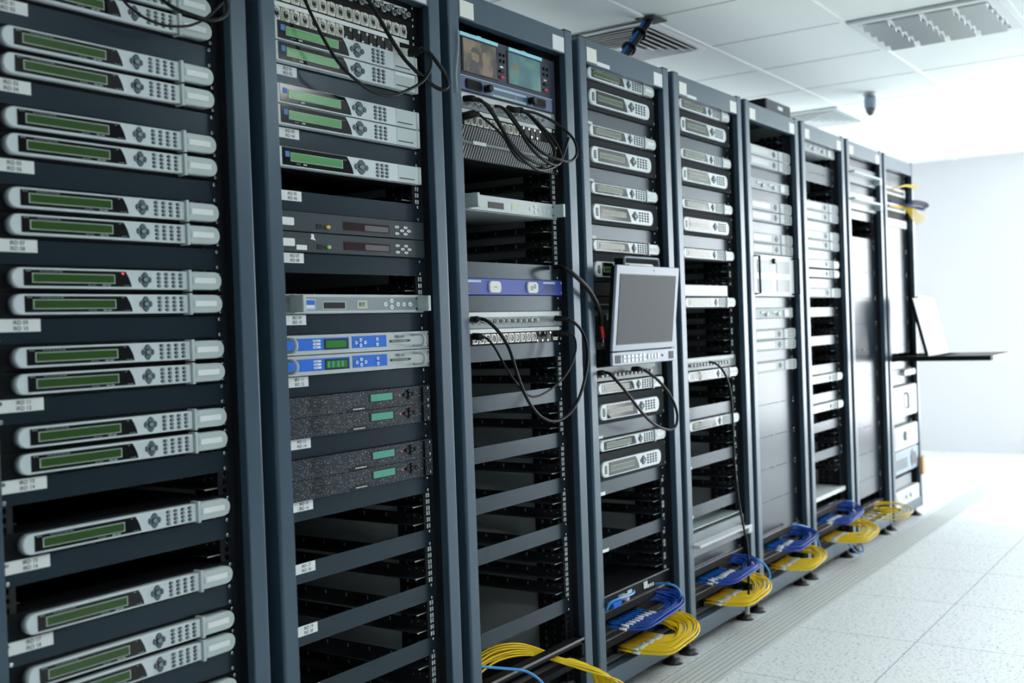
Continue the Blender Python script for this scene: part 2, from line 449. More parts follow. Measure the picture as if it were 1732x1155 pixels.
DESC = {1: 'slate grey server rack at far left filled with pairs of silver receivers',
        2: 'slate grey server rack holding two bright blue panelled units',
        3: 'slate grey server rack with two small screens at its top',
        4: 'slate grey server rack with the tilted monitor on its front',
        5: 'slate grey server rack just right of the tilted monitor',
        6: 'slate grey server rack with the small dark box on its top',
        7: 'slate grey server rack, third from the far end of the row',
        8: 'pale looking server rack second from the far end, mostly closed panels',
        9: 'last server rack at the far end with pulled out keyboard tray'}
def build_rack(k):
    R = empty('server_rack', (X0(k) + 0.3, 0.0, FLOOR), DESC[k], 'server rack', 'server racks in one row')
    O = (-0.3, 0, -FLOOR)
    def part(name, b, m, par=R):
        key = name + str(len([c for c in SHARED if c.startswith(name)])) if False else None
        b.move(*O); return b.build(name, m, par)
    rr = 0.007
    # left and right front posts, rounded outer corner, bevelled inner edge
    lp = arc(rr, rr, rr, 180, 270, 5) + [(0.0405, 0.0), (0.0425, 0.002), (0.0425, 0.020), (0.036, 0.020), (0.036, 0.034), (0.0, 0.034)]
    rpf = [(0.5575, 0.0)] + arc(RW - rr, rr, rr, 270, 360, 5) + [(RW, 0.034), (0.5640, 0.034), (0.5640, 0.020), (0.5555, 0.020), (0.5555, 0.002)]
    part('front_post', MB().prism_z(lp, 0.0, ZT), slate)
    part('front_post', MB().prism_z(rpf, 0.0, ZT), slate)
    b = MB(); b.prism_z(lp, ZT, ZT + 0.004); b.prism_z(rpf, ZT, ZT + 0.004); part('post_cap', b, black)
    part('header', MB().rect(0.0428, 0.5572, T0 - 0.004, ZT - 0.001, 0.0015, 0.03, 0, 0.0015), slate)
    part('plinth', MB().rect(0.0428, 0.5572, 0.0, 0.058, 0.0015, 0.03, 0, 0.0015), slate)
    b = MB(); b.box(0.0, RW, 0.034, 0.80, ZT - 0.012, ZT); part('top_panel', b, slate)
    b = MB(); b.box(0.0, RW, 0.034, 0.80, 0.0, 0.012); part('base_panel', b, inner)
    for s in (0, 1):
        xa = 0.0 if s == 0 else RW - 0.006
        b = MB(); b.box(xa, xa + 0.006, 0.034, 0.80, 0.012, ZT - 0.012, 0)
        xi = 0.0065 if s == 0 else RW - 0.0085
        b.box(xi, xi + 0.002, 0.06, 0.79, 0.014, ZT - 0.014, 1)
        part('side_panel', b, [slate, sidein])
    b = MB(); b.box(0.0066, RW - 0.0066, 0.79, 0.80, 0.012, ZT - 0.012); part('rear_panel', b, inner)
    part('mounting_rail', rail_mesh(0.0585, 0.0835, 0.0425, 0.0450, 0.0675), inner)
    part('mounting_rail', rail_mesh(0.5165, 0.5415, 0.0425, 0.0450, 0.5325), inner)
    b = MB(); b.box(0.5415, 0.560, 0.040, 0.0450, 0.06, T0); b.box(0.5560, 0.5640, 0.0202, 0.040, 0.06, T0 - 0.005); part('rail_web', b, inner)
    b = MB(); b.box(0.040, 0.0585, 0.040, 0.0450, 0.06, T0); b.box(0.0360, 0.0420, 0.0202, 0.040, 0.06, T0 - 0.005); part('rail_web', b, inner)
    part('slotted_upright', upright_mesh(1), inner)
    part('slotted_upright', upright_mesh(-1), inner)
    for s in (0.045, 0.555):
        for y in (0.035, 0.75):
            b = MB(); b.lathe([(0.036, FLOOR), (0.036, FLOOR + 0.006), (0.020, FLOOR + 0.017), (0.009, FLOOR + 0.022), (0.009, FLOOR + 0.024)], s, y, 0)
            b.lathe([(0.0065, FLOOR + 0.024), (0.0065, 0.0)], s, y, 1)
            part('levelling_foot', b, [footm, dullm])
    # angle supports inside the open units
    for n in EMPTY[k]:
        z = zb(n) + 0.010
        for s in (1, -1):
            b = MB()
            xw = 0.548 if s > 0 else 0.052
            b.box(min(xw, xw + 0.0015 * s), max(xw, xw + 0.0015 * s), 0.052, 0.70, z, z + 0.022, 0)
            b.box(min(xw, xw - 0.050 * s), max(xw, xw - 0.050 * s), 0.062, 0.70, z, z + 0.0015, 0)
            xf = xw - 0.004 * s
            if s > 0:
                b.tube([(xf, 0.050, z + 0.001), (xf, 0.050, z + 0.018), (xf, 0.054, z + 0.022), (xf, 0.064, z + 0.023)], 0.0013, 1, 6, 3)
                b.box(xw - 0.050, xw - 0.002, 0.0600, 0.0622, z - 0.0004, z + 0.0018, 1)
                for q in range(3): b.box(xw - 0.0007, xw, 0.075 + q * 0.022, 0.078 + q * 0.022, z + 0.010 + 0.004 * (q % 2), z + 0.014 + 0.004 * (q % 2), 1)
                for q in range(5): b.box(xw - 0.0006, xw, 0.19 + q * 0.075, 0.194 + q * 0.075, z + 0.007, z + 0.017, 2)
            part('support_rail', b, [railm, brightz, sidein])
    if k in (2, 3, 4, 5):
        for n in EMPTY[k]:
            for dz in (0.00635, 0.02222, 0.0381):
                if k >= 4 and dz == 0.02222: continue
                z = zb(n) + dz
                b = MB(); b.box(0.5268, 0.5300, 0.0405, 0.0430, z - 0.0052, z + 0.0052); b.box(0.5350, 0.5382, 0.0405, 0.0430, z - 0.0052, z + 0.0052)
                b.box(0.5300, 0.5350, 0.0440, 0.0450, z - 0.004, z + 0.004, 1)
                part('cage_nut', b, [brightz, inner])
    return R
RK = {k: build_rack(k) for k in range(1, 10)}
def sticker(k, x0, x1, z0, z1, m, y=0.0009):
    b = MB().box(x0, x1, y, y + 0.0006, z0, z1).move(-0.3, 0, -FLOOR)
    return b.build('sticker', m, RK[k])
sticker(2, 0.486, 0.548, 1.918, 1.965, whitep)
for k in (3, 4, 5, 6, 7, 8):
    sticker(k, 0.049, 0.108, 1.919, 1.962, cream)
    sticker(k, 0.491, 0.553, 1.919, 1.962, white)
sticker(4, 0.110, 0.188, 1.916, 1.928, white); sticker(5, 0.112, 0.188, 1.916, 1.926, white)

# ================================================================== BLANK PANELS
screw_me = None
def screw_at(x, z, y, par):
    global screw_me
    if screw_me is None:
        b = MB(); b.disc(0, 0, 0.0042, 0.0042, -0.0022, 0.0, 0, 10, 0.0012); b.box(-0.0025, 0.0025, -0.0024, -0.0021, -0.0005, 0.0005, 1)
        screw_me = b.build('screw', [chrome, black], par); o = screw_me
    else:
        o = screw_me.copy(); COL.objects.link(o); o.parent = par
    o.location = (x, y, z)
    return o
def screws(par, nu, y, xs=(-0.2325, 0.2325), both=True):
    for x in xs:
        for z in ((0.007, nu * U - 0.007) if nu > 0 else ()):
            screw_at(x, z, y, par)
blank_count = {}
def blank(k, n, text=None, nu=1, label=None, tiny=None, m=None):
    b = MB().rect(-0.2413, 0.2413, 0.0006, nu * U - 0.0006, 0, 0.0025, 0, 0.0004)
    blank_count[k] = blank_count.get(k, 0) + 1
    if label is None:
        if text: label = 'dark blank panel stickered %s in the %s' % (' and '.join(text.split('\n')), RACK[k])
        else: label = 'plain blank panel, %s from top of the blanks in the %s' % (ORD[blank_count[k]], RACK[k])
    o = b.build('blank_panel', m or panelm, None, (X0(k) + 0.3, FACE, zb(n + nu - 1)))
    tag(o, label, 'blank panel', 'blank panels in the racks')
    if text:
        x0 = -0.2405 if k == 2 else -0.234
        w = 0.043 + (0.0 if k == 2 else 0.038)
        x0 = -0.214 if k == 2 else -0.2355
        w = 0.043 if k == 2 else 0.081
        if k == 2: x0 = -0.2360; w = 0.072
        zt = nu * U - 0.0012
        t = MB().box(x0, x0 + w, -0.0007, 0.0, zt - 0.0215, zt, 0)
        tx = x0 + w - 0.041 if k == 2 else x0 + w - 0.050
        for i, s in enumerate(text.split('\n')): t.text(s, tx, zt - 0.0062 - 0.0098 * i, -0.0009, 0.0095, 1)
        t.build('label_sticker', [white, ink], o)
    if tiny:
        MB().box(tiny[0] - 0.3, tiny[1] - 0.3, -0.0007, 0, tiny[2], tiny[3]).build('label_sticker', white, o)
    if nu: screws(o, nu, 0.0)
    return o
def irds(a): return 'IRD %02d\nIRD %02d' % (a, a + 1)

# ================================================================== SLIM 1U RECEIVER (silver bezel, pull handle)
def petal(pts, y0, y1, mi=0): return MB().plate(pts, y0, y1, mi, 0.0012, True)
def dpad(par, cx, cz, rx, rz, y, off):
    g = 0.42
    up_ = [(cx - rx * 0.52, cz + rz * 0.30), (cx + rx * 0.52, cz + rz * 0.30), (cx + rx * 0.55, cz + rz * 0.55), (cx + rx * 0.18, cz + rz), (cx - rx * 0.18, cz + rz), (cx - rx * 0.55, cz + rz * 0.55)]
    dn = [(x, 2 * cz - z) for x, z in up_][::-1]
    rt_ = [(cx + rx * 0.50, cz - rz * 0.26), (cx + rx * 0.80, cz - rz * 0.42), (cx + rx, cz - rz * 0.15), (cx + rx, cz + rz * 0.15), (cx + rx * 0.80, cz + rz * 0.42), (cx + rx * 0.50, cz + rz * 0.26)]
    lf = [(2 * cx - x, z) for x, z in rt_][::-1]
    for p in (up_, dn, rt_, lf): petal(p, y - 0.0022, y).move(*off).build('arrow_key', keym, par)
    b = MB().disc(cx, cz, rx * 0.46, rz * 0.38, y - 0.003, y, 0, 18, 0.001); b.disc(cx, cz, rx * 0.34, rz * 0.26, y - 0.0034, y - 0.003, 1, 16)
    b.move(*off).build('select_key', [keyd, keytop], par)
def keys(par, xs, zs, rx, rz, y, off, merge=False):
    if merge:
        b = MB()
        for z in zs:
            for x in xs: b.disc(x, z, rx, rz, y - 0.002, y, 0, 10, 0.0008)
        b.move(*off).build('keypad', keym, par); return
    first = None
    for z in zs:
        for x in xs:
            if first is None:
                b = MB().disc(0, 0, rx, rz, -0.0012, 0, 0, 14); b.disc(rx * 0.12, -rz * 0.05, rx * 0.72, rz * 0.68, -0.0030, -0.0012, 1, 12, 0.0007)
                first = b.build('key', [keyd, keytop], par); o = first
            else:
                o = first.copy(); COL.objects.link(o)
            o.location = (x + off[0], y + off[1], z + off[2])
OFF = (-0.3, 0, 0)
def chassis(par, nu, y=0.043, front=0.039, depth=0.42, m=None, x0=0.0587, x1=0.5413):
    b = MB().rect(x0, x1, 0.0006, nu * U - 0.0006, front, front + 0.0025, 0, 0.0004)
    b.box(0.085, 0.515, front + 0.0025, front + depth, 0.002, nu * U - 0.002, 0)
    return b.move(*OFF).build('chassis', m or chass, par)
def lines_of_print(b, x0, x1, z, y, mi, h=0.0011, seed=1):
    r = random.Random(seed); x = x0
    while x < x1 - 0.002:
        w = 0.003 + r.random() * 0.006; w = min(w, x1 - x); b.box(x, x + w, y - 0.0003, y, z, z + h, mi); x += w + 0.0016
def receiver(loc, label, group, led=False, merge=False, strip=True):
    R = empty('slim_receiver', loc, label, 'receiver', group)
    chassis(R, 1)
    y = 0.022
    bez = arc(0.1043, 0.0228, 0.0173, 90, 270, 12) + [(0.4445, 0.0055), (0.4445, 0.0401)]
    MB().plate(bez, y, 0.039, 0, 0.0015, True).move(*OFF).build('bezel', silver, R)
    w = [(0.1080, 0.0094), (0.3182, 0.0094)] + [(0.3182 - 0.0045 * t - 0.0075 * t * t, 0.0094 + 0.0272 * t) for t in (0.25, 0.5, 0.75)] + [(0.3062, 0.0366), (0.1080, 0.0366)]
    b = MB().plate(w, y - 0.0008, y, 0)
    lines_of_print(b, 0.112, 0.121, 0.0335, y - 0.0008, 1, 0.0016, 3); lines_of_print(b, 0.137, 0.180, 0.0335, y - 0.0008, 1, 0.0012, 4)
    lines_of_print(b, 0.228, 0.246, 0.0111, y - 0.0008, 1, 0.0012, 5); lines_of_print(b, 0.257, 0.274, 0.0111, y - 0.0008, 2, 0.0013, 6)
    lines_of_print(b, 0.296, 0.304, 0.0335, y - 0.0008, 1, 0.001, 7); lines_of_print(b, 0.301, 0.313, 0.0111, y - 0.0008, 1, 0.001, 8)
    b.move(*OFF).build('display_window', [glassy, pewter, silver], R)
    b = MB().rect(0.1228, 0.2832, 0.0146, 0.0310, y - 0.0014, y - 0.0008, 1); b.rect(0.1246, 0.2814, 0.0160, 0.0296, y - 0.0017, y - 0.0014, 0)
    b.move(*OFF).build('display', [lcdg, lcdf], R)
    if led: MB().disc(0.3000, 0.0330, 0.0022, 0.0018, y - 0.0018, y - 0.0008, 0, 10).move(*OFF).build('status_light', redl, R)
    dpad(R, 0.3475, 0.0229, 0.0140, 0.0140, y, OFF)
    keys(R, [0.3784 + 0.0166 * i for i in range(4)], [0.0338 - 0.0073 * j for j in range(4)], 0.0046, 0.0030, y, OFF, merge)
    h = [(0.4515, 0.0052), (0.5092, 0.0052)] + arc(0.5085, 0.0228, 0.0174, -88, 88, 12) + [(0.4515, 0.0404)]
    b = MB().plate(h, 0.0185, 0.039, 0, 0.002, True)
    b.rect(0.4450, 0.4515, 0.0022, 0.0434, 0.0170, 0.039, 0, 0.0008)
    o = b.move(*OFF).build('pull_handle', handlem, R)
    b = MB().rect(0.4545, 0.5115, 0.0160, 0.0300, 0.0176, 0.0185, 1); b.rect(0.4580, 0.5095, 0.0178, 0.0285, 0.0171, 0.0176, 0)
    b.move(*OFF).build('label_strip', [white, handlem], R)
    screws(R, 1, FACE, (0.2365,)) if False else None
    for z in (0.008, 0.0365): screw_at(0.2365, z, FACE, R)
    return R
PROTO = {}
def place_receiver(k, n, label, led=False):
    grp = 'slim silver receivers'
    far = k >= 5
    key = ('rx', far, led)
    loc = (X0(k) + 0.3, 0.0, zb(n))
    if key not in PROTO: PROTO[key] = receiver(loc, label, grp, led, far); return PROTO[key]
    return dup(PROTO[key], loc, label)

# leftmost rack: pairs of receivers with stickered blanks between
stk = {5: 1, 8: 3, 11: 5, 14: 7, 17: 9, 20: 11, 23: 13, 26: 15, 29: 17, 32: 19}
for n, a in stk.items(): blank(1, n, irds(a))
for n, a in stk.items():
    if n in (26, 29): continue
    for q, w in ((n - 2, 'upper'), (n - 1, 'lower')):
        place_receiver(1, q, '%s slim receiver of the pair above the IRD %02d sticker, leftmost rack' % (w, a), led=(q == 15))
place_receiver(1, 25, 'single slim receiver above the IRD 15 sticker in the leftmost rack')
place_receiver(1, 28, 'single slim receiver above the IRD 17 sticker in the leftmost rack')
blank(1, 35, irds(21))
for q, w in ((33, 'upper'), (34, 'lower')): place_receiver(1, q, '%s slim receiver of the bottom pair below the IRD 19 sticker, leftmost rack' % w)
for n, w, a in ((36, 'upper', 'below the IRD 21'), (37, 'lower', 'below the IRD 21'), (39, 'upper', 'above the IRD 25'), (40, 'lower', 'above the IRD 25')):
    place_receiver(1, n, '%s slim receiver of the pair %s sticker, foot of leftmost rack' % (w, a))
blank(1, 38, irds(23)); blank(1, 41, irds(25))
for q, w in ((0, 'upper'), (1, 'lower')): place_receiver(1, q, '%s slim receiver of the topmost pair in the leftmost rack' % w)
blank(1, 2)

# ================================================================== SQUARE 1U RECEIVER (second rack)
def square_receiver(loc, label, group):
    R = empty('square_receiver', loc, label, 'receiver', group)
    chassis(R, 1)
    y = 0.020
    MB().rect(0.0587, 0.5155, 0.0018, 0.0432, y, 0.039, 0, 0.0008).move(*OFF).build('faceplate', silver, R)
    b = MB().rect(0.5155, 0.5265, 0.0012, 0.0438, y - 0.0025, 0.039, 0, 0.003); b.move(*OFF).build('edge_trim', silverhi, R)
    w = [(0.0660, 0.0045), (0.2840, 0.0045)] + [(0.2840 - 0.006 * t - 0.015 * t * t, 0.0045 + 0.0375 * t) for t in (0.25, 0.5, 0.75)] + [(0.2630, 0.0420), (0.0660, 0.0420)]
    b = MB().plate(w, y - 0.0008, y, 0)
    lines_of_print(b, 0.106, 0.117, 0.0085, y - 0.0008, 1, 0.0016, 3); lines_of_print(b, 0.127, 0.139, 0.0080, y - 0.0008, 2, 0.0028, 4)
    lines_of_print(b, 0.250, 0.262, 0.033, y - 0.0008, 1, 0.001, 5)
    b.move(*OFF).build('display_window', [glassy, pewter, silver], R)
    b = MB().rect(0.0890, 0.2490, 0.0135, 0.0325, y - 0.0014, y - 0.0008, 1); b.rect(0.0902, 0.2472, 0.0147, 0.0313, y - 0.0017, y - 0.0014, 0)
    b.move(*OFF).build('display', [lcdb, lcdf], R)
    MB().rect(0.0745, 0.0865, 0.0222, 0.0340, y - 0.0014, y - 0.0008).move(*OFF).build('logo_patch', logo, R)
    dpad(R, 0.311, 0.0228, 0.0235, 0.0165, y, OFF)
    keys(R, [0.3668 + 0.0164 * i for i in range(3)], [0.0345 - 0.0085 * j for j in range(4)], 0.0062, 0.0034, y, OFF)
    MB().rect(0.4400, 0.5130, 0.0030, 0.0425, y - 0.0005, y, 0).move(*OFF).build('card_door', handlem, R)
    MB().rect(0.4445, 0.4995, 0.0098, 0.0122, y - 0.0010, y - 0.0004).move(*OFF).build('card_slot', black, R)
    for z in (0.008, 0.0365): screw_at(0.2365, z, FACE, R)
    return R
SQL = [(3, 'upper square receiver of the pair above the IRD 01 sticker, second rack'), (4, 'lower square receiver of the pair above the IRD 01 sticker, second rack'),
       (6, 'upper square receiver of the pair above the IRD 03 sticker, second rack'), (7, 'lower square receiver of the pair above the IRD 03 sticker, second rack'),
       (9, 'single square silver receiver above the black gap in the second rack')]
g = 'square silver receivers in the second rack'
sq = square_receiver((X0(2) + 0.3, 0, zb(SQL[0][0])), SQL[0][1], g)
for n, lb in SQL[1:]: dup(sq, (X0(2) + 0.3, 0, zb(n)), lb)
MB().rect(0.441, 0.512, 0.0345, 0.0425, 0.0185, 0.0195).move(*OFF).build('label_strip', white, [o for o in COL.objects if o.get('label') == SQL[1][1]][0])
for n, a in ((5, 1), (8, 3), (11, 5), (14, 7), (17, 9), (20, 11), (23, 13), (26, 15), (29, 17), (32, 19), (35, 21)): blank(2, n, irds(a))
blank(2, 40)

# grey demodulators with dark red displays
def demod(n, label, knob, extra):
    R = empty('grey_demodulator', (X0(2) + 0.3, 0, zb(n)), label, 'demodulator', 'grey units with dark red displays')
    chassis(R, 1)
    y = 0.030
    MB().rect(0.0587, 0.5413, 0.0010, 0.0434, y, 0.039, 0, 0.0008).move(*OFF).build('faceplate', greypan, R)
    MB().plate(rrect(0.060, 0.1025, 0.0125, 0.0290, 0.003), y - 0.0008, y).move(*OFF).build('label_sticker', white, R)
    MB().rect(0.1700, 0.1850, 0.0085, 0.0195, y - 0.001, y).move(*OFF).build('key_switch', black, R)
    MB().disc(0.2030, 0.0140, 0.0062, 0.0044, y - 0.006, y, 0, 14, 0.001).move(*OFF).build('knob', knob, R)
    b = MB().rect(0.2540, 0.4120, 0.0095, 0.0300, y - 0.0008, y, 0); b.rect(0.2570, 0.4090, 0.0115, 0.0280, y - 0.0012, y - 0.0008, 1)
    b.rect(0.3250, 0.4070, 0.0125, 0.0250, y - 0.0014, y - 0.0012, 2)  # grey patch paints a reflection on the right half of the display
    b.move(*OFF).build('display', [black, darkred, greydisp], R)
    first = None
    for (x, z) in ((0.4391, 0.0275), (0.4704, 0.0275), (0.4575, 0.0195), (0.4825, 0.0197), (0.4391, 0.0118), (0.4700, 0.0118)):
        MB().disc(x, z, 0.0078, 0.0035, y - 0.002, y, 0, 14, 0.0008).disc(x, z, 0.002, 0.0012, y - 0.0024, y - 0.002, 1, 8).move(*OFF).build('key', [whitek, ink], R)
    if extra:
        MB().rect(0.107, 0.138, 0.0055, 0.0160, y - 0.0008, y).move(*OFF).build('label_sticker', white, R)
        MB().plate([(0.150, 0.030), (0.158, 0.029), (0.166, 0.027), (0.161, 0.033), (0.160, 0.041), (0.152, 0.041), (0.153, 0.034)], y - 0.0006, y).move(*OFF).build('torn_sticker', white, R)
    return R
demod(12, 'upper grey unit with amber knob and dark red display, second rack', amber, False)
demod(13, 'lower grey unit with green knob and torn white sticker, second rack', greenk, True)

# silver controllers with end handles
def controller(k, n, label, logo_on):
    R = empty('silver_controller', (X0(k) + 0.3, 0, zb(n)), label, 'controller', 'silver controllers with end handles')
    chassis(R, 1, m=alum)
    y = 0.025
    b = MB().rect(0.0900, 0.4990, 0.0020, 0.0425, y, 0.039, 0, 0.0006); b.rect(0.0940, 0.4990, 0.0070, 0.0372, y - 0.0006, y, 1)
    b.move(*OFF).build('faceplate', [silverhi, pewter if logo_on else handlem], R)
    y -= 0.0006
    for x0, x1 in ((0.4975, 0.5080), (0.0800, 0.0900)):
        b = MB().rect(x0, x1, 0.0035, 0.0060, -0.006, 0.039); b.rect(x0, x1, 0.0360, 0.0405, -0.006, 0.039); b.rect(x0, x1, 0.0035, 0.0405, -0.012, -0.004, 0, 0.0015)
        b.rect(x0 + 0.003, x1 - 0.003, 0.0060, 0.0360, -0.004, 0.030)
        b.move(*OFF).build('end_handle', handlem, R)
    for z in (0.0095, 0.0345): MB().annulus(0.4965, z, 0.0015, 0.0030, y - 0.001, y, 0, 12).move(*OFF).build('screw', black, R)
    if logo_on:
        b = MB().rect(0.0970, 0.1510, 0.0100, 0.0320, y - 0.0006, y, 1); b.rect(0.0985, 0.1495, 0.0115, 0.0305, y - 0.0009, y - 0.0006, 0)
        b.rect(0.118, 0.148, 0.0125, 0.0195, y - 0.0012, y - 0.0009, 1); b.rect(0.102, 0.115, 0.0135, 0.0165, y - 0.0012, y - 0.0009, 1)
        b.move(*OFF).build('blue_badge', [blue, white], R)
    b = MB().rect(0.1740, 0.2475, 0.0100, 0.0270, y - 0.0006, y, 1 if logo_on else 0); b.rect(0.1765, 0.2445, 0.0115, 0.0255, y - 0.0009, y - 0.0006, 0)
    b.move(*OFF).build('card_slot', [black, silverhi], R)
    b = MB().rect(0.2835, 0.3190, 0.0110, 0.0295, y - 0.0006, y, 1); b.rect(0.2870, 0.3155, 0.0130, 0.0275, y - 0.0009, y - 0.0006, 0)
    if logo_on: b.text('809', 0.2895, 0.0203, y - 0.0011, 0.0135, 2)
    b.move(*OFF).build('display', [lcdp, silverhi, ink], R)
    for (x, z, t) in ((0.3810, 0.0205, 0), (0.4036, 0.0290, 1), (0.4036, 0.0140, 2), (0.4263, 0.0203, 3), (0.4485, 0.0203, 4), (0.4716, 0.0203, 4)):
        b = MB().disc(x, z, 0.0072, 0.0058, y - 0.0018, y, 0, 16, 0.0006); b.disc(x, z, 0.0018, 0.0014, y - 0.0021, y - 0.0018, 1, 6)
        b.move(*OFF).build('key', [whitek, ink], R)
    return R
controller(2, 16, 'silver controller with blue badge and 809 display, second rack', True)
controller(3, 10, 'plain silver controller alone between open bays, third rack', False)

# blue panelled receivers lettered PRD-101
def prd(n, label, pattern):
    R = empty('blue_panel_receiver', (X0(2) + 0.3, 0, zb(n)), label, 'receiver', 'blue panelled receivers')
    chassis(R, 1, m=alum)
    y = 0.026
    MB().rect(0.0587, 0.5400, 0.0010, 0.0438, y, 0.039, 0, 0.0006).move(*OFF).build('faceplate', alum, R)
    b = MB().rect(0.0640, 0.2550, 0.0100, 0.0365, y - 0.0010, y, 0, 0.0004)
    for i in range(3):
        b.plate(rrect(0.1405, 0.1640, 0.0305 - 0.0070 * i - 0.0024, 0.0305 - 0.0070 * i + 0.0024, 0.0023, 4), y - 0.0013, y - 0.001, 1)
        b.text(('Power', 'Lock', 'Alarm')[i], 0.1435, 0.0305 - 0.0070 * i, y - 0.0015, 0.0045, 0)
    b.move(*OFF).build('blue_left_panel', [blue, white], R)
    b = MB().rect(0.1745, 0.2505, 0.0105, 0.0335, y - 0.0014, y - 0.001, 1); b.rect(0.1800, 0.2450, 0.0140, 0.0300, y - 0.0017, y - 0.0014, 0)
    if pattern:
        for x in (0.184, 0.198, 0.214, 0.228): b.rect(x, x + 0.005, 0.0155, 0.0285, y - 0.0019, y - 0.0017, 2)
    b.move(*OFF).build('display', [lcdv, black, lcdt], R)
    MB().rect(0.2650, 0.3820, 0.0105, 0.0375, y - 0.0010, y, 0, 0.0004).move(*OFF).build('blue_right_panel', blue, R)
    for (x, z) in ((0.2773, 0.0225), (0.2922, 0.0285), (0.2922, 0.0165), (0.3071, 0.0222), (0.3487, 0.0288), (0.3487, 0.0168)):
        b = MB().disc(x, z, 0.0046, 0.0042, y - 0.0026, y - 0.001, 0, 14, 0.0005); b.disc(x, z, 0.0017, 0.0016, y - 0.003, y - 0.0026, 1, 8)
        b.move(*OFF).build('key', [white, blue], R)
    MB().text('PRD-101', 0.4120, 0.0325, y - 0.0003, 0.0095, 0).move(*OFF).build('lettering', ink, R)
    b = MB().rect(0.3935, 0.4640, 0.0195, 0.0250, y - 0.0008, y, 0); b.rect(0.4640, 0.4700, 0.0210, 0.0240, y - 0.0008, y, 0); b.rect(0.4000, 0.4580, 0.0215, 0.0230, y - 0.0010, y - 0.0008, 1)
    b.move(*OFF).build('card_slot', [black, dullm], R)
    for x in (0.0600, 0.4830):
        b = MB().tube([(x, y, 0.0090), (x, y - 0.018, 0.0090), (x, y - 0.028, 0.0115), (x, y - 0.033, 0.0180), (x, y - 0.033, 0.0270), (x, y - 0.028, 0.0335), (x, y - 0.018, 0.0360), (x, y, 0.0360)], 0.0036, 0, 10, 4)
        b.move(*OFF).build('handle', silverhi, R)
    for z in (0.008, 0.0365): screw_at(0.2325, z, y, R)
    return R
prd(18, 'upper blue panelled receiver lettered PRD-101 with plain green display', False)
prd(19, 'lower blue panelled receiver lettered PRD-101 with patterned green display', True)

# speckled black audio units
def audio(loc, label):
    R = empty('speckled_unit', loc, label, 'audio unit', 'speckled black units in the second rack')
    chassis(R, 1)
    y = 0.028
    MB().rect(0.0587, 0.5413, 0.0003, 0.0442, y, 0.039, 0, 0.0006).move(*OFF).build('faceplate', speck, R)
    b = MB(); cx, cz = 0.1455, 0.0265
    for i in range(5):
        x = cx + (i - 2) * 0.0082; hgt = math.sqrt(max(0, 1 - ((i - 2) / 2.6) ** 2)) * 0.0155
        nn = 5
        for j in range(nn):
            z = cz - hgt + 2 * hgt * j / (nn - 1); b.rect(x - 0.0028, x + 0.0028, z - 0.0017, z + 0.0017, y - 0.0005, y)
    b.move(*OFF).build('speaker_grille', black, R)
    b = MB().rect(0.3180, 0.4030, 0.0160, 0.0370, y - 0.0007, y, 1); b.rect(0.3225, 0.3980, 0.0185, 0.0345, y - 0.001, y - 0.0007, 0)
    b.move(*OFF).build('display', [lcdt, black], R)
    b = MB().plate([(0.2440, 0.0006), (0.3150, 0.0006)] + arc(0.2795, 0.0006, 0.0355, 8, 172, 12, 0.0120), y - 0.0008, y, 0)
    lines_of_print(b, 0.262, 0.299, 0.0040, y - 0.0008, 1, 0.0026, 9)
    b.move(*OFF).build('name_badge', [black, silver], R)
    MB().disc(0.4249, 0.0255, 0.0018, 0.0013, y - 0.001, y, 0, 10).move(*OFF).build('status_light', redl, R)
    for dx, dz in ((0, 0.0085), (0, -0.0085), (0.0165, 0), (-0.0165, 0), (0, 0)):
        MB().disc(0.4600 + dx, 0.0260 + dz, 0.0070, 0.0043, y - 0.004, y, 0, 12, 0.0012).move(*OFF).build('arrow_key' if dx or dz else 'select_key', black, R)
    MB().rect(0.5060, 0.5090, 0.0020, 0.0420, y - 0.006, y, 0, 0.001).move(*OFF).build('edge_trim', black, R)
    for z in (0.008, 0.0365): screw_at(0.2325, z, y, R)
    return R
au = audio((X0(2) + 0.3, 0, zb(21)), 'upper speckled black unit of the pair above the IRD 13 sticker')
dup(au, (X0(2) + 0.3, 0, zb(22)), 'lower speckled black unit of the pair above the IRD 13 sticker')
dup(au, (X0(2) + 0.3, 0, zb(24)), 'upper speckled black unit of the pair above the IRD 15 sticker')
dup(au, (X0(2) + 0.3, 0, zb(25)), 'lower speckled black unit of the pair above the IRD 15 sticker')

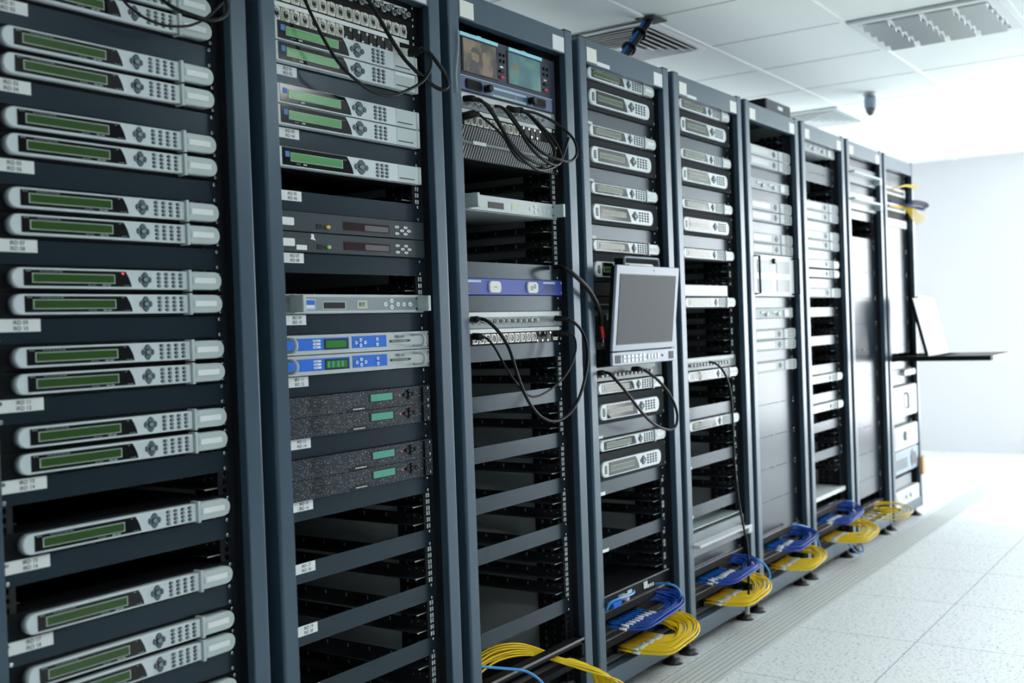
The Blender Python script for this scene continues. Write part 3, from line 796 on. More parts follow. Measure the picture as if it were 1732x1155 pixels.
# ================================================================== PATCH PANELS
def socket_geo(kind):
    b = MB()
    if kind == 'xlr':
        b.plate(rrect(-0.0128, 0.0128, -0.0150, 0.0150, 0.002, 3), -0.0020, 0.003, 0, 0.0008)
        b.annulus(0, -0.0005, 0.0100, 0.0116, -0.0040, -0.002, 0, 18)
        b.disc(0, -0.0005, 0.0101, 0.0101, -0.0024, -0.0020, 1, 18)
        b.annulus(0, -0.0005, 0.0070, 0.0079, -0.0034, -0.0024, 2, 16)
        b.disc(0.0, 0.0035, 0.0014, 0.0014, -0.0034, -0.0024, 2, 6)
        b.rect(-0.0040, 0.0040, 0.0100, 0.0150, -0.0046, -0.0018, 0, 0.0008)
    elif kind == 'midi':
        b.plate(rrect(-0.0120, 0.0120, -0.0130, 0.0130, 0.002, 3), -0.0020, 0.003, 0, 0.0008)
        b.annulus(0, 0, 0.0095, 0.0112, -0.0040, -0.002, 0, 18)
        b.disc(0, 0, 0.0096, 0.0096, -0.0024, -0.0020, 1, 18)
        for q in range(3):
            for r_ in range(4): b.disc(-0.004 + q * 0.004, -0.005 + r_ * 0.0033, 0.0008, 0.0008, -0.003, -0.0024, 2, 5)
    else:
        b.disc(0, 0, 0.0082, 0.0082, -0.004, 0.003, 0, 14, 0.001)
        b.disc(0, 0, 0.0060, 0.0060, -0.016, -0.004, 0, 12, 0.0008)
        b.disc(0, 0, 0.0042, 0.0042, -0.0163, -0.016, 1, 10)
        b.disc(0, 0, 0.0013, 0.0013, -0.0175, -0.0163, 2, 6)
        b.rect(-0.0090, 0.0090, -0.0014, 0.0014, -0.012, -0.009, 0)
    return b
SOCK = {}
def socket(kind, par, x, z, y):
    nm = {'xlr': 'round_socket', 'midi': 'round_socket', 'bnc': 'coax_socket'}[kind]
    if kind not in SOCK:
        SOCK[kind] = socket_geo(kind).build(nm, [nickel if kind != 'bnc' else dullm, black, chrome], par); o = SOCK[kind]
    else:
        o = SOCK[kind].copy(); COL.objects.link(o); o.parent = par
    o.location = (x - 0.3, y, z)
def patch(k, n, label, kind, xs, zs, strip=None, blanks=(), face=chass, y=0.034):
    R = empty('patch_panel', (X0(k) + 0.3, 0, zb(n)), label, 'patch panel', 'patch panels')
    b = MB().rect(0.0587, 0.5413, 0.0004, 0.0441, y, y + 0.004, 0, 0.0004); b.box(0.09, 0.51, y + 0.004, y + 0.06, 0.002, 0.042, 0)
    b.move(*OFF).build('panel', face, R)
    if strip: MB().rect(strip[0], strip[1], strip[2], strip[3], y - 0.0012, y).move(*OFF).build('label_strip', white, R)
    for x, z in zip(xs, zs): socket(kind, R, x, z, y)
    if blanks:
        for x in blanks:
            b = MB().rect(x - 0.0120, x + 0.0120, 0.0015, 0.0300, y - 0.001, y, 0)
            b.move(*OFF).build('blank_cover', black, R)
            for dx, dz in ((0.008, 0.0265), (-0.008, 0.0050)): screw_at(x - 0.3 + dx, dz, y - 0.001, R)
    for z in (0.008, 0.0365): screw_at(0.2325, z, y, R)
    return R
xs = [0.4928 - 0.0276 * i for i in range(16)]
patch(2, 1, 'upper row of round sockets above the white strip, second rack', 'xlr', xs, [0.0160 + 0.0] * 16, None)
xs2 = [0.0754 + 0.0278 * i for i in range(8)] + [0.4652]
patch(2, 2, 'lower row of round sockets with six blank covers, second rack', 'xlr', xs2, [0.0160] * 9, (0.0600, 0.5140, 0.0325, 0.0420), [0.298 + 0.0278 * i for i in range(6)])
xs3 = []; zs3 = []
for i in range(9):
    xs3 += [0.5010 - 0.0385 * i, 0.4805 - 0.0385 * i]; zs3 += [0.0115, 0.0175]
patch(2, 0, 'coax socket panel at the very top of the second rack', 'bnc', xs3, zs3, (0.0600, 0.5110, 0.0245, 0.0300))
xs4 = [0.1120 + 0.0270 * i for i in range(15)]
patch(3, 4, 'coax socket panel under the two small screens, third rack', 'bnc', xs4[:14], [0.0130 + 0.003 * (i % 2) for i in range(14)], (0.06, 0.52, 0.0270, 0.0400), face=pewter)
patch(3, 5, 'round socket panel above the finned grille, third rack', 'midi', [0.1060 + 0.0283 * i for i in range(9)], [0.0145] * 9, (0.06, 0.52, 0.0320, 0.0425), [0.362 + 0.0283 * i for i in range(4)])
patch(3, 17, 'coax socket panel under the blue amplifier, third rack', 'bnc', [0.1060 + 0.0282 * i for i in range(11)] + [0.4995], [0.0190] * 12, (0.06, 0.525, 0.0300, 0.0425), face=pewter)
patch(3, 18, 'round socket panel with four blank covers, third rack', 'midi', [0.1060 + 0.0280 * i for i in range(11)] + [0.5000], [0.0165] * 12, (0.06, 0.525, 0.0325, 0.0430), [0.411 + 0.0270 * i for i in range(3)], face=nickel if False else chass)
patch(4, 21, 'coax socket panel just below the tilted monitor, fourth rack', 'bnc', [0.1090 + 0.0270 * i for i in range(13)], [0.0180] * 13, (0.06, 0.490, 0.0300, 0.0425), face=pewter)
patch(5, 21, 'coax socket panel under the tall open bay, fifth rack', 'bnc', [0.1150 + 0.0270 * i for i in range(13)], [0.0180] * 13, (0.06, 0.520, 0.0300, 0.0430), face=pewter)

# ================================================================== THIRD RACK: screens, grille, blue amplifier
R = empty('twin_monitor_unit', (X0(3) + 0.3, 0, zb(3)), 'unit with two small screens at top of the third rack', 'monitor unit')
H = 4 * U
zz = lambda uu: T0 - uu * U - zb(3)
b = MB().rect(0.0587, 0.5413, zz(3.98), zz(0.55), 0.030, 0.040, 0, 0.001); b.box(0.08, 0.52, 0.040, 0.36, 0.004, zz(0.6)); b.move(*OFF).build('case', monblue, R)
MB().rect(0.0590, 0.5130, zz(4.0), zz(3.17), 0.024, 0.030, 0, 0.001).move(*OFF).build('meter_bridge', monbase, R)
b = MB().rect(0.0590, 0.5130, zz(3.20), zz(3.16), 0.0232, 0.024, 0); b.move(*OFF).build('trim_line', meter, R)
for i, (x0, x1, pm) in enumerate(((0.0935, 0.2420, pic1), (0.3010, 0.4620, pic2))):
    b = MB().rect(x0 - 0.006, x1 + 0.006, zz(2.90), zz(0.82), 0.0285, 0.030, 0); b.rect(x0, x1, zz(2.84), zz(0.92), 0.0280, 0.0285, 1)
    w, h0 = x1 - x0, zz(2.84)
    if i == 0:
        b.plate(arc(x0 + 0.052, h0 + 0.043, 0.017, 0, 360, 12)[:-1], 0.0278, 0.028, 2); b.plate([(x0 + 0.030, h0 + 0.056), (x0 + 0.076, h0 + 0.052), (x0 + 0.066, h0 + 0.066), (x0 + 0.045, h0 + 0.068)], 0.0276, 0.0278, 3)
        b.plate([(x0 + 0.022, h0 + 0.001), (x0 + 0.072, h0 + 0.001), (x0 + 0.062, h0 + 0.030), (x0 + 0.040, h0 + 0.034)], 0.0277, 0.028, 3)
        b.plate(arc(x0 + 0.094, h0 + 0.046, 0.012, 0, 360, 12, 0.017)[:-1], 0.0278, 0.028, 2); b.plate([(x0 + 0.078, h0 + 0.001), (x0 + 0.122, h0 + 0.001), (x0 + 0.106, h0 + 0.030), (x0 + 0.086, h0 + 0.030)], 0.0277, 0.028, 2)
        b.plate([(x0 + 0.130, h0 + 0.001), (x0 + 0.146, h0 + 0.001), (x0 + 0.146, h0 + 0.055), (x0 + 0.137, h0 + 0.050)], 0.0277, 0.028, 3)
    else:
        b.plate(arc(x0 + 0.028, h0 + 0.030, 0.024, 0, 360, 14, 0.022)[:-1], 0.0278, 0.028, 4); b.plate([(x0 + 0.022, h0 + 0.040), (x0 + 0.052, h0 + 0.046), (x0 + 0.038, h0 + 0.058), (x0 + 0.024, h0 + 0.052)], 0.0276, 0.0278, 5)
        b.plate(arc(x0 + 0.105, h0 + 0.066, 0.030, 0, 360, 14, 0.010)[:-1], 0.0278, 0.028, 4)
    b.move(*OFF).build('screen', [black, pm, skin1, skin2, scrgreen, orange], R)
    MB().rect(x0 - 0.012 if i == 0 else x0 + 0.004, x1 + 0.010, zz(0.80), zz(0.60), 0.0275, 0.030).move(*OFF).build('title_strip', cyan, R)
    b = MB(); lines_of_print(b, (x0 + x1) / 2 - 0.008, (x0 + x1) / 2 + 0.010, zz(0.50) - 0.004, 0.030, 0, 0.003, 3); b.move(*OFF).build('lettering', white, R)
    xb = x1 + 0.021
    for dx in (0, 0.0175):
        for uu in (1.24, 1.61): MB().disc(xb + dx, zz(uu), 0.0035, 0.0045, 0.0255, 0.030, 0, 12, 0.001).move(*OFF).build('button', black, R)
    MB().rect(xb - 0.003, xb + 0.012, zz(2.03), zz(1.93), 0.0285, 0.030).move(*OFF).build('lettering', white, R)
    MB().rect(xb - 0.005, xb + 0.013, zz(2.33), zz(2.18), 0.0250, 0.030, 0, 0.001).move(*OFF).build('rocker_switch', black, R)
    MB().plate(arc(xb + 0.004, zz(2.63), 0.011, 0, 360, 14, 0.0045)[:-1], 0.0250, 0.030, 0, 0.001).move(*OFF).build('red_switch', redp, R)
for x0, x1 in ((0.0960, 0.1600), (0.4150, 0.4720)):
    b = MB().plate(rrect(x0 - 0.003, x1 + 0.003, zz(3.92), zz(3.32), 0.007), 0.0205, 0.024, 0, 0.001); b.plate(rrect(x0, x1, zz(3.86), zz(3.38), 0.006), 0.0195, 0.0205, 1)
    b.move(*OFF).build('speaker', [black, chass], R)
for x in (0.1830, 0.3950): MB().disc(x, zz(3.66), 0.0105, 0.0105, 0.004, 0.024, 0, 18, 0.002).move(*OFF).build('knob', black, R)
b = MB()
b.rect(0.2150, 0.3755, zz(3.54), zz(3.40), 0.0232, 0.024, 0); b.rect(0.2150, 0.3755, zz(3.98), zz(3.84), 0.0232, 0.024, 1); b.rect(0.3250, 0.3265, zz(3.84), zz(3.54), 0.0232, 0.024, 0)
for i in range(3): b.rect(0.205, 0.213, zz(3.95 - 0.18 * i), zz(3.90 - 0.18 * i), 0.0232, 0.024, 0)
b.move(*OFF).build('level_meter', [meter, meterg], R)
for z in (0.010, 0.030): screw_at(0.2365, z, 0.034, R)

R = empty('finned_grille_unit', (X0(3) + 0.3, 0, zb(7)), 'black unit with diagonal fins behind the cable loops, third rack', 'fan unit')
b = MB().rect(0.0587, 0.5413, 0.001, 2 * U - 0.001, 0.030, 0.040, 0, 0.001); b.box(0.085, 0.515, 0.040, 0.35, 0.003, 2 * U - 0.003, 1); b.move(*OFF).build('grille', [fins, chass], R)
b = MB().plate([(0.0590, 0.0390), (0.5180, 0.0390), (0.5180, 0.0475), (0.0590, 0.0475)], 0.024, 0.030, 0, 0.002); b.move(*OFF).build('centre_bar', traym, R)
MB().rect(0.1170, 0.1740, 0.0385, 0.0480, 0.0228, 0.024).move(*OFF).build('label_sticker', white, R)
MB().rect(0.5180, 0.5413, 0.001, 2 * U - 0.001, 0.029, 0.030).move(*OFF).build('end_plate', chass, R)
for z in (0.010, 2 * U - 0.010): screw_at(0.2365, z, 0.029, R)

R = empty('blue_amplifier', (X0(3) + 0.3, 0, zb(15)), 'deep blue unit with two pale buttons, third rack', 'amplifier')
b = MB().rect(0.0587, 0.5413, 0.0008, U - 0.0008, 0.030, 0.040, 0, 0.001); b.box(0.085, 0.515, 0.040, 0.35, 0.002, U - 0.002, 1); b.move(*OFF).build('faceplate', [bluedk, chass], R)
for i, x in enumerate((0.198, 0.381)):
    b = MB().plate(rrect(x - 0.0270, x + 0.0270, 0.0060, 0.0375, 0.011), 0.0245, 0.030, 0, 0.002)
    if i: b.annulus(x - 0.008, 0.020, 0.004, 0.006, 0.0240, 0.0245, 1, 12); b.annulus(x + 0.007, 0.025, 0.004, 0.006, 0.0240, 0.0245, 1, 12)
    else: b.rect(x - 0.008, x + 0.006, 0.0205, 0.0220, 0.0240, 0.0245, 1)
    b.move(*OFF).build('round_button', [cream, ink], R)
b = MB(); b.rect(0.0620, 0.1380, 0.0335, 0.0390, 0.0290, 0.030, 0); b.rect(0.4400, 0.5020, 0.0335, 0.0385, 0.0290, 0.030, 0)
b.move(*OFF).build('badge_bar', meter, R)
for s, (xa, xc) in enumerate(((0.0620, 0.140), (0.5020, 0.424))):
    for j in range(4):
        b = MB(); e = xa + (xc - xa) * (0.62 + 0.12 * j); z = 0.0295 - 0.0065 * j
        b.rect(min(xa, e), max(xa, e), z - 0.0030, z, 0.0290, 0.030); b.move(*OFF).build('vent_slot', navyb, R)
for z in (0.008, 0.0365): screw_at(0.2365, z, 0.029, R)
for n in (14, 16, 19, 22, 25, 28, 31): blank(3, n)
blank(3, 36)

# ================================================================== WIDE 2U RECEIVER
def wide_receiver(loc, label, merge):
    R = empty('wide_receiver', loc, label, 'receiver', 'two unit receivers with rounded bezels')
    b = MB().rect(0.0587, 0.5413, 0.001, 2 * U - 0.001, 0.030, 0.040, 0, 0.001); b.box(0.085, 0.515, 0.040, 0.45, 0.003, 2 * U - 0.003, 1)
    b.move(*OFF).build('chassis', [perf, chass], R)
    y = 0.020
    za, zc = 0.0130, 0.0630; r_ = 0.0225
    cap = arc(0.0895 + r_, za + r_, r_, 180, 270, 7) + arc(0.4885 - r_, za + r_, r_, 270, 360, 7) + arc(0.4885 - r_, zc - r_, r_, 0, 90, 7) + arc(0.0895 + r_, zc - r_, r_, 90, 180, 7)
    MB().plate(cap, y, 0.030, 0, 0.002, True).move(*OFF).build('bezel', silver, R)
    w = [(0.1305, 0.0175), (0.3315, 0.0175)] + [(0.3315 - 0.008 * t - 0.0175 * t * t, 0.0175 + 0.041 * t) for t in (0.25, 0.5, 0.75)] + [(0.3060, 0.0585), (0.1305, 0.0585)]
    MB().plate(w, y - 0.0008, y).move(*OFF).build('display_window', glassy, R)
    b = MB().rect(0.1395, 0.2970, 0.0295, 0.0460, y - 0.0014, y - 0.0008, 1); b.rect(0.1410, 0.2955, 0.0308, 0.0447, y - 0.0017, y - 0.0014, 0); b.move(*OFF).build('display', [lcdg, lcdf], R)
    b = MB().rect(0.1050, 0.1185, 0.0250, 0.0500, y - 0.0008, y, 0)
    for i in range(3): b.rect(0.1075, 0.1160, 0.0290 + 0.007 * i, 0.0325 + 0.007 * i, y - 0.001, y - 0.0008, 1)
    b.move(*OFF).build('card_slot', [black, pewter], R)
    dpad(R, 0.3590, 0.0395, 0.0195, 0.0150, y, OFF)
    keys(R, [0.3930 + 0.0189 * i for i in range(4)], [0.0520 - 0.0085 * j for j in range(4)], 0.0055, 0.0033, y, OFF, merge)
    for z in (0.010, 2 * U - 0.010): screw_at(0.2365, z, 0.030, R)
    return R
def place_wide(k, n, label):
    key = ('wide', k >= 5); loc = (X0(k) + 0.3, 0, zb(n + 1))
    if key not in PROTO: PROTO[key] = wide_receiver(loc, label, k >= 5)
    else: dup(PROTO[key], loc, label)
for i, n in enumerate((0, 4, 8, 12, 22, 26)): place_receiver(4, n, 'slim receiver, %s from top of the slim ones in the fourth rack' % ORD[i + 1])
for i, n in enumerate((1, 5, 9, 13, 23, 27)): place_wide(4, n, 'wide rounded receiver, %s from top of the wide ones in the fourth rack' % ORD[i + 1])
for n in (3, 7, 11, 25): blank(4, n, tiny=(0.06, 0.132, 0.0, 0.0085))
blank(4, 15)
blank(4, 29, tiny=(0.06, 0.135, 0.0, 0.012)); blank(4, 33, tiny=(0.06, 0.145, 0.0, 0.010))
for i, n in enumerate((0, 4, 8, 12, 16, 22, 26)): place_receiver(5, n, 'slim receiver, %s from top of the slim ones in the fifth rack' % ORD[i + 1])
for i, n in enumerate((1, 5, 9)): place_wide(5, n, 'wide rounded receiver, %s from top of the wide ones in the fifth rack' % ORD[i + 1])
for n in (3, 7, 11, 25): blank(5, n, tiny=(0.06, 0.118, 0.0, 0.009))
blank(5, 29, tiny=(0.06, 0.128, 0.0, 0.010)); blank(5, 33, tiny=(0.06, 0.128, 0.0, 0.010))
R = MB().rect(0.06, 0.436, 0.001, 0.0415, 0.012, 0.30, 0, 0.002).move(*OFF).build('white_box', whitep, None, (X0(5) + 0.3, 0, zb(15)))
tag(R, 'plain white box on top of a slim receiver, fifth rack', 'box')

# ================================================================== PULL-OUT MONITOR ON THE FOURTH RACK
R = empty('rack_monitor', (X0(4) + 0.3, -0.03, 0.990), 'tilted grey monitor with key strip pulled out of the fourth rack', 'monitor')
tl = math.radians(5.8)
def tilt(b, piv_z=1.034):
    # lean the panel forward about its lower front edge
    out = []
    for x, y, z in b.v:
        dy, dz = y, z - piv_z
        out.append((x - 0.3, dy * math.cos(tl) - dz * math.sin(tl), piv_z - 0.990 + dz * math.cos(tl) + dy * math.sin(tl)))
    b.v = out; return b
x0, x1 = 0.0850, 0.5120
b = MB().plate(rrect(x0, x1, 1.0345, 1.3010, 0.004), -0.002, 0.006, 0, 0.002); b.box(x0 + 0.002, x1 - 0.002, 0.006, 0.020, 1.037, 1.298, 1)
tilt(b).build('case', [monframe, black], R)
b = MB().rect(x0 + 0.022, x1 - 0.022, 1.0540, 1.2740, -0.0030, -0.002, 0); b.rect(x0 + 0.025, x1 - 0.025, 1.0570, 1.2710, -0.0034, -0.003, 1); tilt(b).build('screen', [black, monscr], R)
MB_ = MB().disc((x0 + x1) / 2 + 0.03, 1.287, 0.002, 0.002, -0.003, -0.002, 0, 8); tilt(MB_).build('status_light', ink, R)
b = MB().plate(rrect(x0 - 0.004, x1 + 0.002, 0.9900, 1.0320, 0.003), -0.004, 0.004, 0, 0.002); b.box(x0 - 0.002, x1, 0.004, 0.020, 0.991, 1.031, 1); b.move(-0.3, 0, -0.990)
b.build('key_strip', [monframe, black], R)
for x in (x0 + 0.012, x1 - 0.050):
    MB().rect(x, x + 0.034, 0.9975, 1.0225, -0.0050, -0.004).move(-0.3, 0, -0.990).build('pad', monscr, R)
for j in range(2):
    for i in range(6): MB().rect(x0 + 0.062 + 0.026 * i, x0 + 0.080 + 0.026 * i, 0.9985 + 0.013 * j, 1.0090 + 0.013 * j, -0.0065, -0.004, 0, 0.001).move(-0.3, 0, -0.990).build('key', whitek, R)
for i in range(4): MB().rect(x0 + 0.226 + 0.022 * i, x0 + 0.240 + 0.022 * i, 1.0030, 1.0190, -0.0065, -0.004, 0, 0.001).move(-0.3, 0, -0.990).build('key', whitek, R)
MB().disc(x0 + 0.330, 1.0110, 0.004, 0.004, -0.006, -0.004, 0, 10).move(-0.3, 0, -0.990).build('key', ink, R)
b = MB(); b.box(x0 + 0.01, x1 - 0.01, 0.030, 0.40, 0.9920, 1.0300); b.move(-0.3, 0, -0.990).build('drawer', chass, R)
b = MB(); xa, xc = 0.205, 0.440
b.tube([(xa, 0.012, 1.285), (xa, 0.012, 1.318), (xa + 0.003, 0.012, 1.326), (xa + 0.010, 0.012, 1.329), (xc - 0.010, 0.012, 1.329), (xc - 0.003, 0.012, 1.326), (xc, 0.012, 1.318), (xc, 0.012, 1.285)], 0.0042, 0, 8, 1)
b.box(xa - 0.005, xa + 0.004, 0.014, 0.045, 1.285, 1.326, 1)
b.move(-0.3, 0, -0.990).build('carry_handle', [monframe, black], R)
b = MB(); b.box(0.16, 0.44, 0.020, 0.034, 1.030, 1.20); b.move(-0.3, 0, -0.990).build('back_plate', black, R)
# dark gear beside the monitor, with a red plugged lead in front
R = empty('black_equipment_box', (X0(4) + 0.3, 0, zb(19)), 'black box partly hidden behind the tilted monitor, fourth rack', 'equipment')
b = MB().rect(0.0587, 0.5413, 0.001, 4 * U - 0.001, 0.046, 0.30, 0, 0.001); b.move(*OFF).build('case', chass, R)
MB().rect(0.0587, 0.30, 3.35 * U, 3.45 * U, 0.040, 0.046).move(*OFF).build('edge_trim', dullm, R)
MB().rect(0.0587, 0.30, 2.6 * U, 3.0 * U, 0.044, 0.046).move(*OFF).build('green_board', greenp, R)
MB().rect(0.062, 0.125, 3.7 * U, 3.95 * U, 0.044, 0.046).move(*OFF).build('label_sticker', white, R)
b = MB().rect(0.125, 0.160, 0.25 * U, 0.75 * U, 0.036, 0.046, 0); b.disc(0.142, 0.50 * U, 0.008, 0.008, 0.028, 0.036, 0, 14, 0.001); b.move(*OFF).build('metal_port', dullm, R)
b = MB().plate([(0.166, 1.0 * U), (0.176, 1.0 * U), (0.178, 2.3 * U), (0.172, 2.3 * U)], 0.030, 0.034, 0); b.move(*OFF).build('green_tag', greenp, R)
b = MB().plate([(0.172, 2.3 * U), (0.178, 2.3 * U), (0.181, 2.8 * U), (0.174, 2.75 * U)], 0.030, 0.034, 0); b.move(*OFF).build('tag_end', white, R)

# ================================================================== FIFTH TO NINTH RACK DEVICES
def vented_unit(loc, label, n_vents=4):
    R = empty('vented_receiver', loc, label, 'receiver', 'pale vented receivers')
    chassis(R, 1, m=mattp)
    y = 0.022
    MB().rect(0.0587, 0.5000, 0.0015, 0.0430, y, 0.039, 0, 0.001).move(*OFF).build('faceplate', mattp, R)
    b = MB().plate([(0.4000, 0.0015), (0.5250, 0.0015)] + arc(0.5250, 0.0115, 0.010, -90, 0, 4) + [(0.535, 0.0330)] + arc(0.5250, 0.0330, 0.010, 0, 90, 4) + [(0.4000, 0.0430)], y - 0.003, 0.039, 0, 0.001)
    for i in range(4):
        b.rect(0.445, 0.462, 0.0065 + 0.0090 * i, 0.0110 + 0.0090 * i, y - 0.0034, y - 0.003, 1); b.rect(0.470, 0.487, 0.0065 + 0.0090 * i, 0.0110 + 0.0090 * i, y - 0.0034, y - 0.003, 1); b.rect(0.495, 0.524, 0.0065 + 0.0090 * i, 0.0110 + 0.0090 * i, y - 0.0034, y - 0.003, 1)
    b.move(*OFF).build('vent_cover', [mattp, chass], R)
    MB().rect(0.100, 0.290, 0.0110, 0.0340, y - 0.0008, y).move(*OFF).build('display_window', silverhi, R)
    MB().plate([(0.333, 0.0225), (0.352, 0.0090), (0.371, 0.0225), (0.352, 0.0360)], y - 0.002, y, 0, 0.0006).move(*OFF).build('arrow_pad', keym, R)
    return R
def place_vented(k, n, label):
    loc = (X0(k) + 0.3, 0, zb(n))
    if 'vent' not in PROTO: PROTO['vent'] = vented_unit(loc, label)
    else: dup(PROTO['vent'], loc, label)
for n, w in ((2, 'upper vented receiver of the top pair'), (3, 'lower vented receiver of the top pair'), (7, 'upper vented receiver of the second pair'), (8, 'lower vented receiver of the second pair'),
             (10, 'upper vented receiver of the pair above the white server'), (11, 'lower vented receiver of the pair above the white server'),
             (19, 'upper vented receiver of the bottom pair'), (20, 'lower vented receiver of the bottom pair'), (22, 'single vented receiver below the last pair')):
    place_vented(6, n, w + ', sixth rack')
for n, w in ((6, 'upper vented receiver of the upper pair'), (7, 'lower vented receiver of the upper pair'), (9, 'upper vented receiver of the lower pair'), (10, 'lower vented receiver of the lower pair'), (15, 'single vented receiver above the open bays')):
    place_vented(7, n, w + ', seventh rack')
def shapes_unit(k, n, label):
    R = empty('pale_switch_unit', (X0(k) + 0.3, 0, zb(n)), label, 'switch unit', 'pale units with two white knobs')
    chassis(R, 1, m=mattp)
    MB().rect(0.0587, 0.5413, 0.001, 0.0434, 0.030, 0.039, 0, 0.001).move(*OFF).build('faceplate', mattp, R)
    for x in (0.17, 0.30):
        b = MB().rect(x, x + 0.055, 0.022, 0.030, 0.026, 0.030, 0, 0.001); b.disc(x + 0.058, 0.019, 0.011, 0.009, 0.020, 0.030, 0, 12, 0.002); b.move(*OFF).build('white_knob', whitep, R)
    MB().rect(0.43, 0.475, 0.006, 0.036, 0.025, 0.030, 0, 0.001).move(*OFF).build('socket_block', whitep, R)
shapes_unit(6, 5, 'pale unit with white knobs between the two upper receiver pairs, sixth rack')
shapes_unit(6, 17, 'pale unit with white knobs below the white server, sixth rack')
shapes_unit(7, 0, 'pale unit with white knobs at the top of the seventh rack')
for n in (4, 6, 9, 16, 18, 21): blank(6, n)
for n in (23, 26, 29, 32, 35): blank(6, n, nu=3)
R = empty('white_server', (X0(6) + 0.3, 0, zb(15)), 'white four panelled server with black side handles, sixth rack', 'server')
b = MB().rect(0.0587, 0.5413, 0.002, 4 * U - 0.002, 0.020, 0.040, 0, 0.003); b.box(0.085, 0.515, 0.040, 0.5, 0.004, 4 * U - 0.004, 0); b.move(*OFF).build('case', whitep, R)
for x in (0.125, 0.335):
    for z in (0.022, 0.100): MB().rect(x, x + 0.150, z, z + 0.052, 0.018, 0.020, 0).move(*OFF).build('vent_panel', pewter, R)
for x in (0.075, 0.520):
    MB().tube([(x, 0.020, 0.012), (x, -0.010, 0.014), (x, -0.010, 4 * U - 0.014), (x, 0.020, 4 * U - 0.012)], 0.005, 0, 8, 1).move(*OFF).build('side_handle', black, R)
MB().disc(0.300, 0.150, 0.012, 0.012, 0.008, 0.020, 0, 14, 0.002).move(*OFF).build('lock_knob', black, R)
R = empty('set_top_box', (X0(6) + 0.4595, 0.13, ZT), 'small dark box lying on top of the sixth rack', 'box')
MB().box(-0.139, 0.139, -0.09, 0.13, 0.0, 0.062).build('case', chass, R)
b = MB().rect(-0.139, 0.139, 0.001, 0.061, -0.096, -0.090, 0, 0.001); b.rect(-0.010, 0.045, 0.030, 0.045, -0.097, -0.096, 1); b.build('faceplate', [monscr, white], R)

# seventh rack
blank(7, 2); blank(7, 3); blank(7, 8); blank(7, 11); blank(7, 14)
for n in (17, 20, 23, 26, 29, 32): blank(7, n)
for n, w in ((12, 'upper slim receiver of the middle pair'), (13, 'lower slim receiver of the middle pair'), (24, 'single slim receiver at mid height'), (27, 'lowest slim receiver, below mid height')):
    place_receiver(7, n, w + ', seventh rack')
R = MB().rect(0.062, 0.538, 0.0, 0.020, 0.025, 0.55, 0, 0.002).move(*OFF).build('equipment_shelf', whitep, None, (X0(7) + 0.3, 0, zb(36)))
tag(R, 'pale flat shelf near the bottom of the seventh rack', 'shelf')
# eighth rack: two grey drawers, blanks
def drawer(k, n, label, m, nu=2):
    R = empty('sliding_keyboard_unit', (X0(k) + 0.3, 0, zb(n + nu - 1)), label, 'drawer', 'grey keyboard drawers')
    h = nu * U
    b = MB().rect(0.0587, 0.5413, 0.002, h - 0.002, 0.020, 0.040, 0, 0.002); b.box(0.085, 0.515, 0.040, 0.45, 0.004, h - 0.004, 0); b.move(*OFF).build('front', m, R)
    MB().rect(0.0587, 0.5350, h * 0.46, h * 0.58, -0.018, 0.020, 0, 0.003).move(*OFF).build('grip_bar', silverhi, R)
    MB().rect(0.5000, 0.5380, h * 0.20, h * 0.58, -0.016, 0.020, 0, 0.003).move(*OFF).build('latch', handlem, R)
    return R
blank(8, 0)
drawer(8, 1, 'upper of two grey drawers near the top of the eighth rack', traym)
blank(8, 3)
drawer(8, 4, 'lower of two grey drawers near the top of the eighth rack', traym)
blank(8, 6)
blank(8, 9)
for n in (10, 13, 16, 19, 22, 25, 28, 31, 34): blank(8, n, nu=3)
blank(8, 37, nu=2)
# fifth rack drawer
drawer(5, 35, 'grey drawer with pale grip bar above the blue fibres, fifth rack', traym, 2)
blank(5, 37); 
R = MB().rect(0.0590, 0.5400, 0.0, 0.004, 0.030, 0.5, 0, 0.001).move(*OFF).build('equipment_shelf', handlem, None, (X0(5) + 0.3, 0, zb(34) + 0.006))
tag(R, 'thin pale shelf above the grey drawer in the fifth rack', 'shelf')

# ninth rack
blank(9, 0); blank(9, 1)
def fibre_panel(k, n, label, m=whitep):
    R = empty('fibre_patch_panel', (X0(k) + 0.3, 0, zb(n)), label, 'patch panel', 'fibre patch panels')
    b = MB().rect(0.0587, 0.5413, 0.001, 0.0434, 0.034, 0.040, 0, 0.001); b.box(0.085, 0.515, 0.040, 0.30, 0.002, 0.042, 0); b.move(*OFF).build('case', m, R)
    b = MB()
    for i in range(12): b.rect(0.10 + 0.034 * i, 0.122 + 0.034 * i, 0.012, 0.030, 0.031, 0.034)
    b.move(*OFF).build('adapter_row', black, R)
    return R
fibre_panel(9, 2, 'topmost pale fibre panel of the last rack at far right')
fibre_panel(9, 4, 'pale fibre panel with yellow leads in the last rack')
blank(9, 3, m=chass); blank(9, 5, m=chass)
R = empty('pale_switch_unit', (X0(9) + 0.3, 0, zb(6)), 'pale unit with dark lettering below the yellow leads, last rack', 'switch unit')
b = MB().rect(0.0587, 0.5413, 0.001, 0.0434, 0.030, 0.040, 0, 0.001); b.box(0.085, 0.515, 0.040, 0.35, 0.002, 0.042, 0); b.move(*OFF).build('case', whitep, R)
b = MB(); lines_of_print(b, 0.12, 0.46, 0.016, 0.030, 0, 0.010, 12); b.move(*OFF).build('lettering', pewter, R)
for n in (7, 10, 13, 16): blank(9, n, nu=3)
blank(9, 19, nu=3); blank(9, 22, nu=1)
blank(9, 24, nu=1)
R = empty('rounded_unit', (X0(9) + 0.3, 0, zb(25)), 'pale rounded unit under the pulled out tray, last rack', 'equipment')
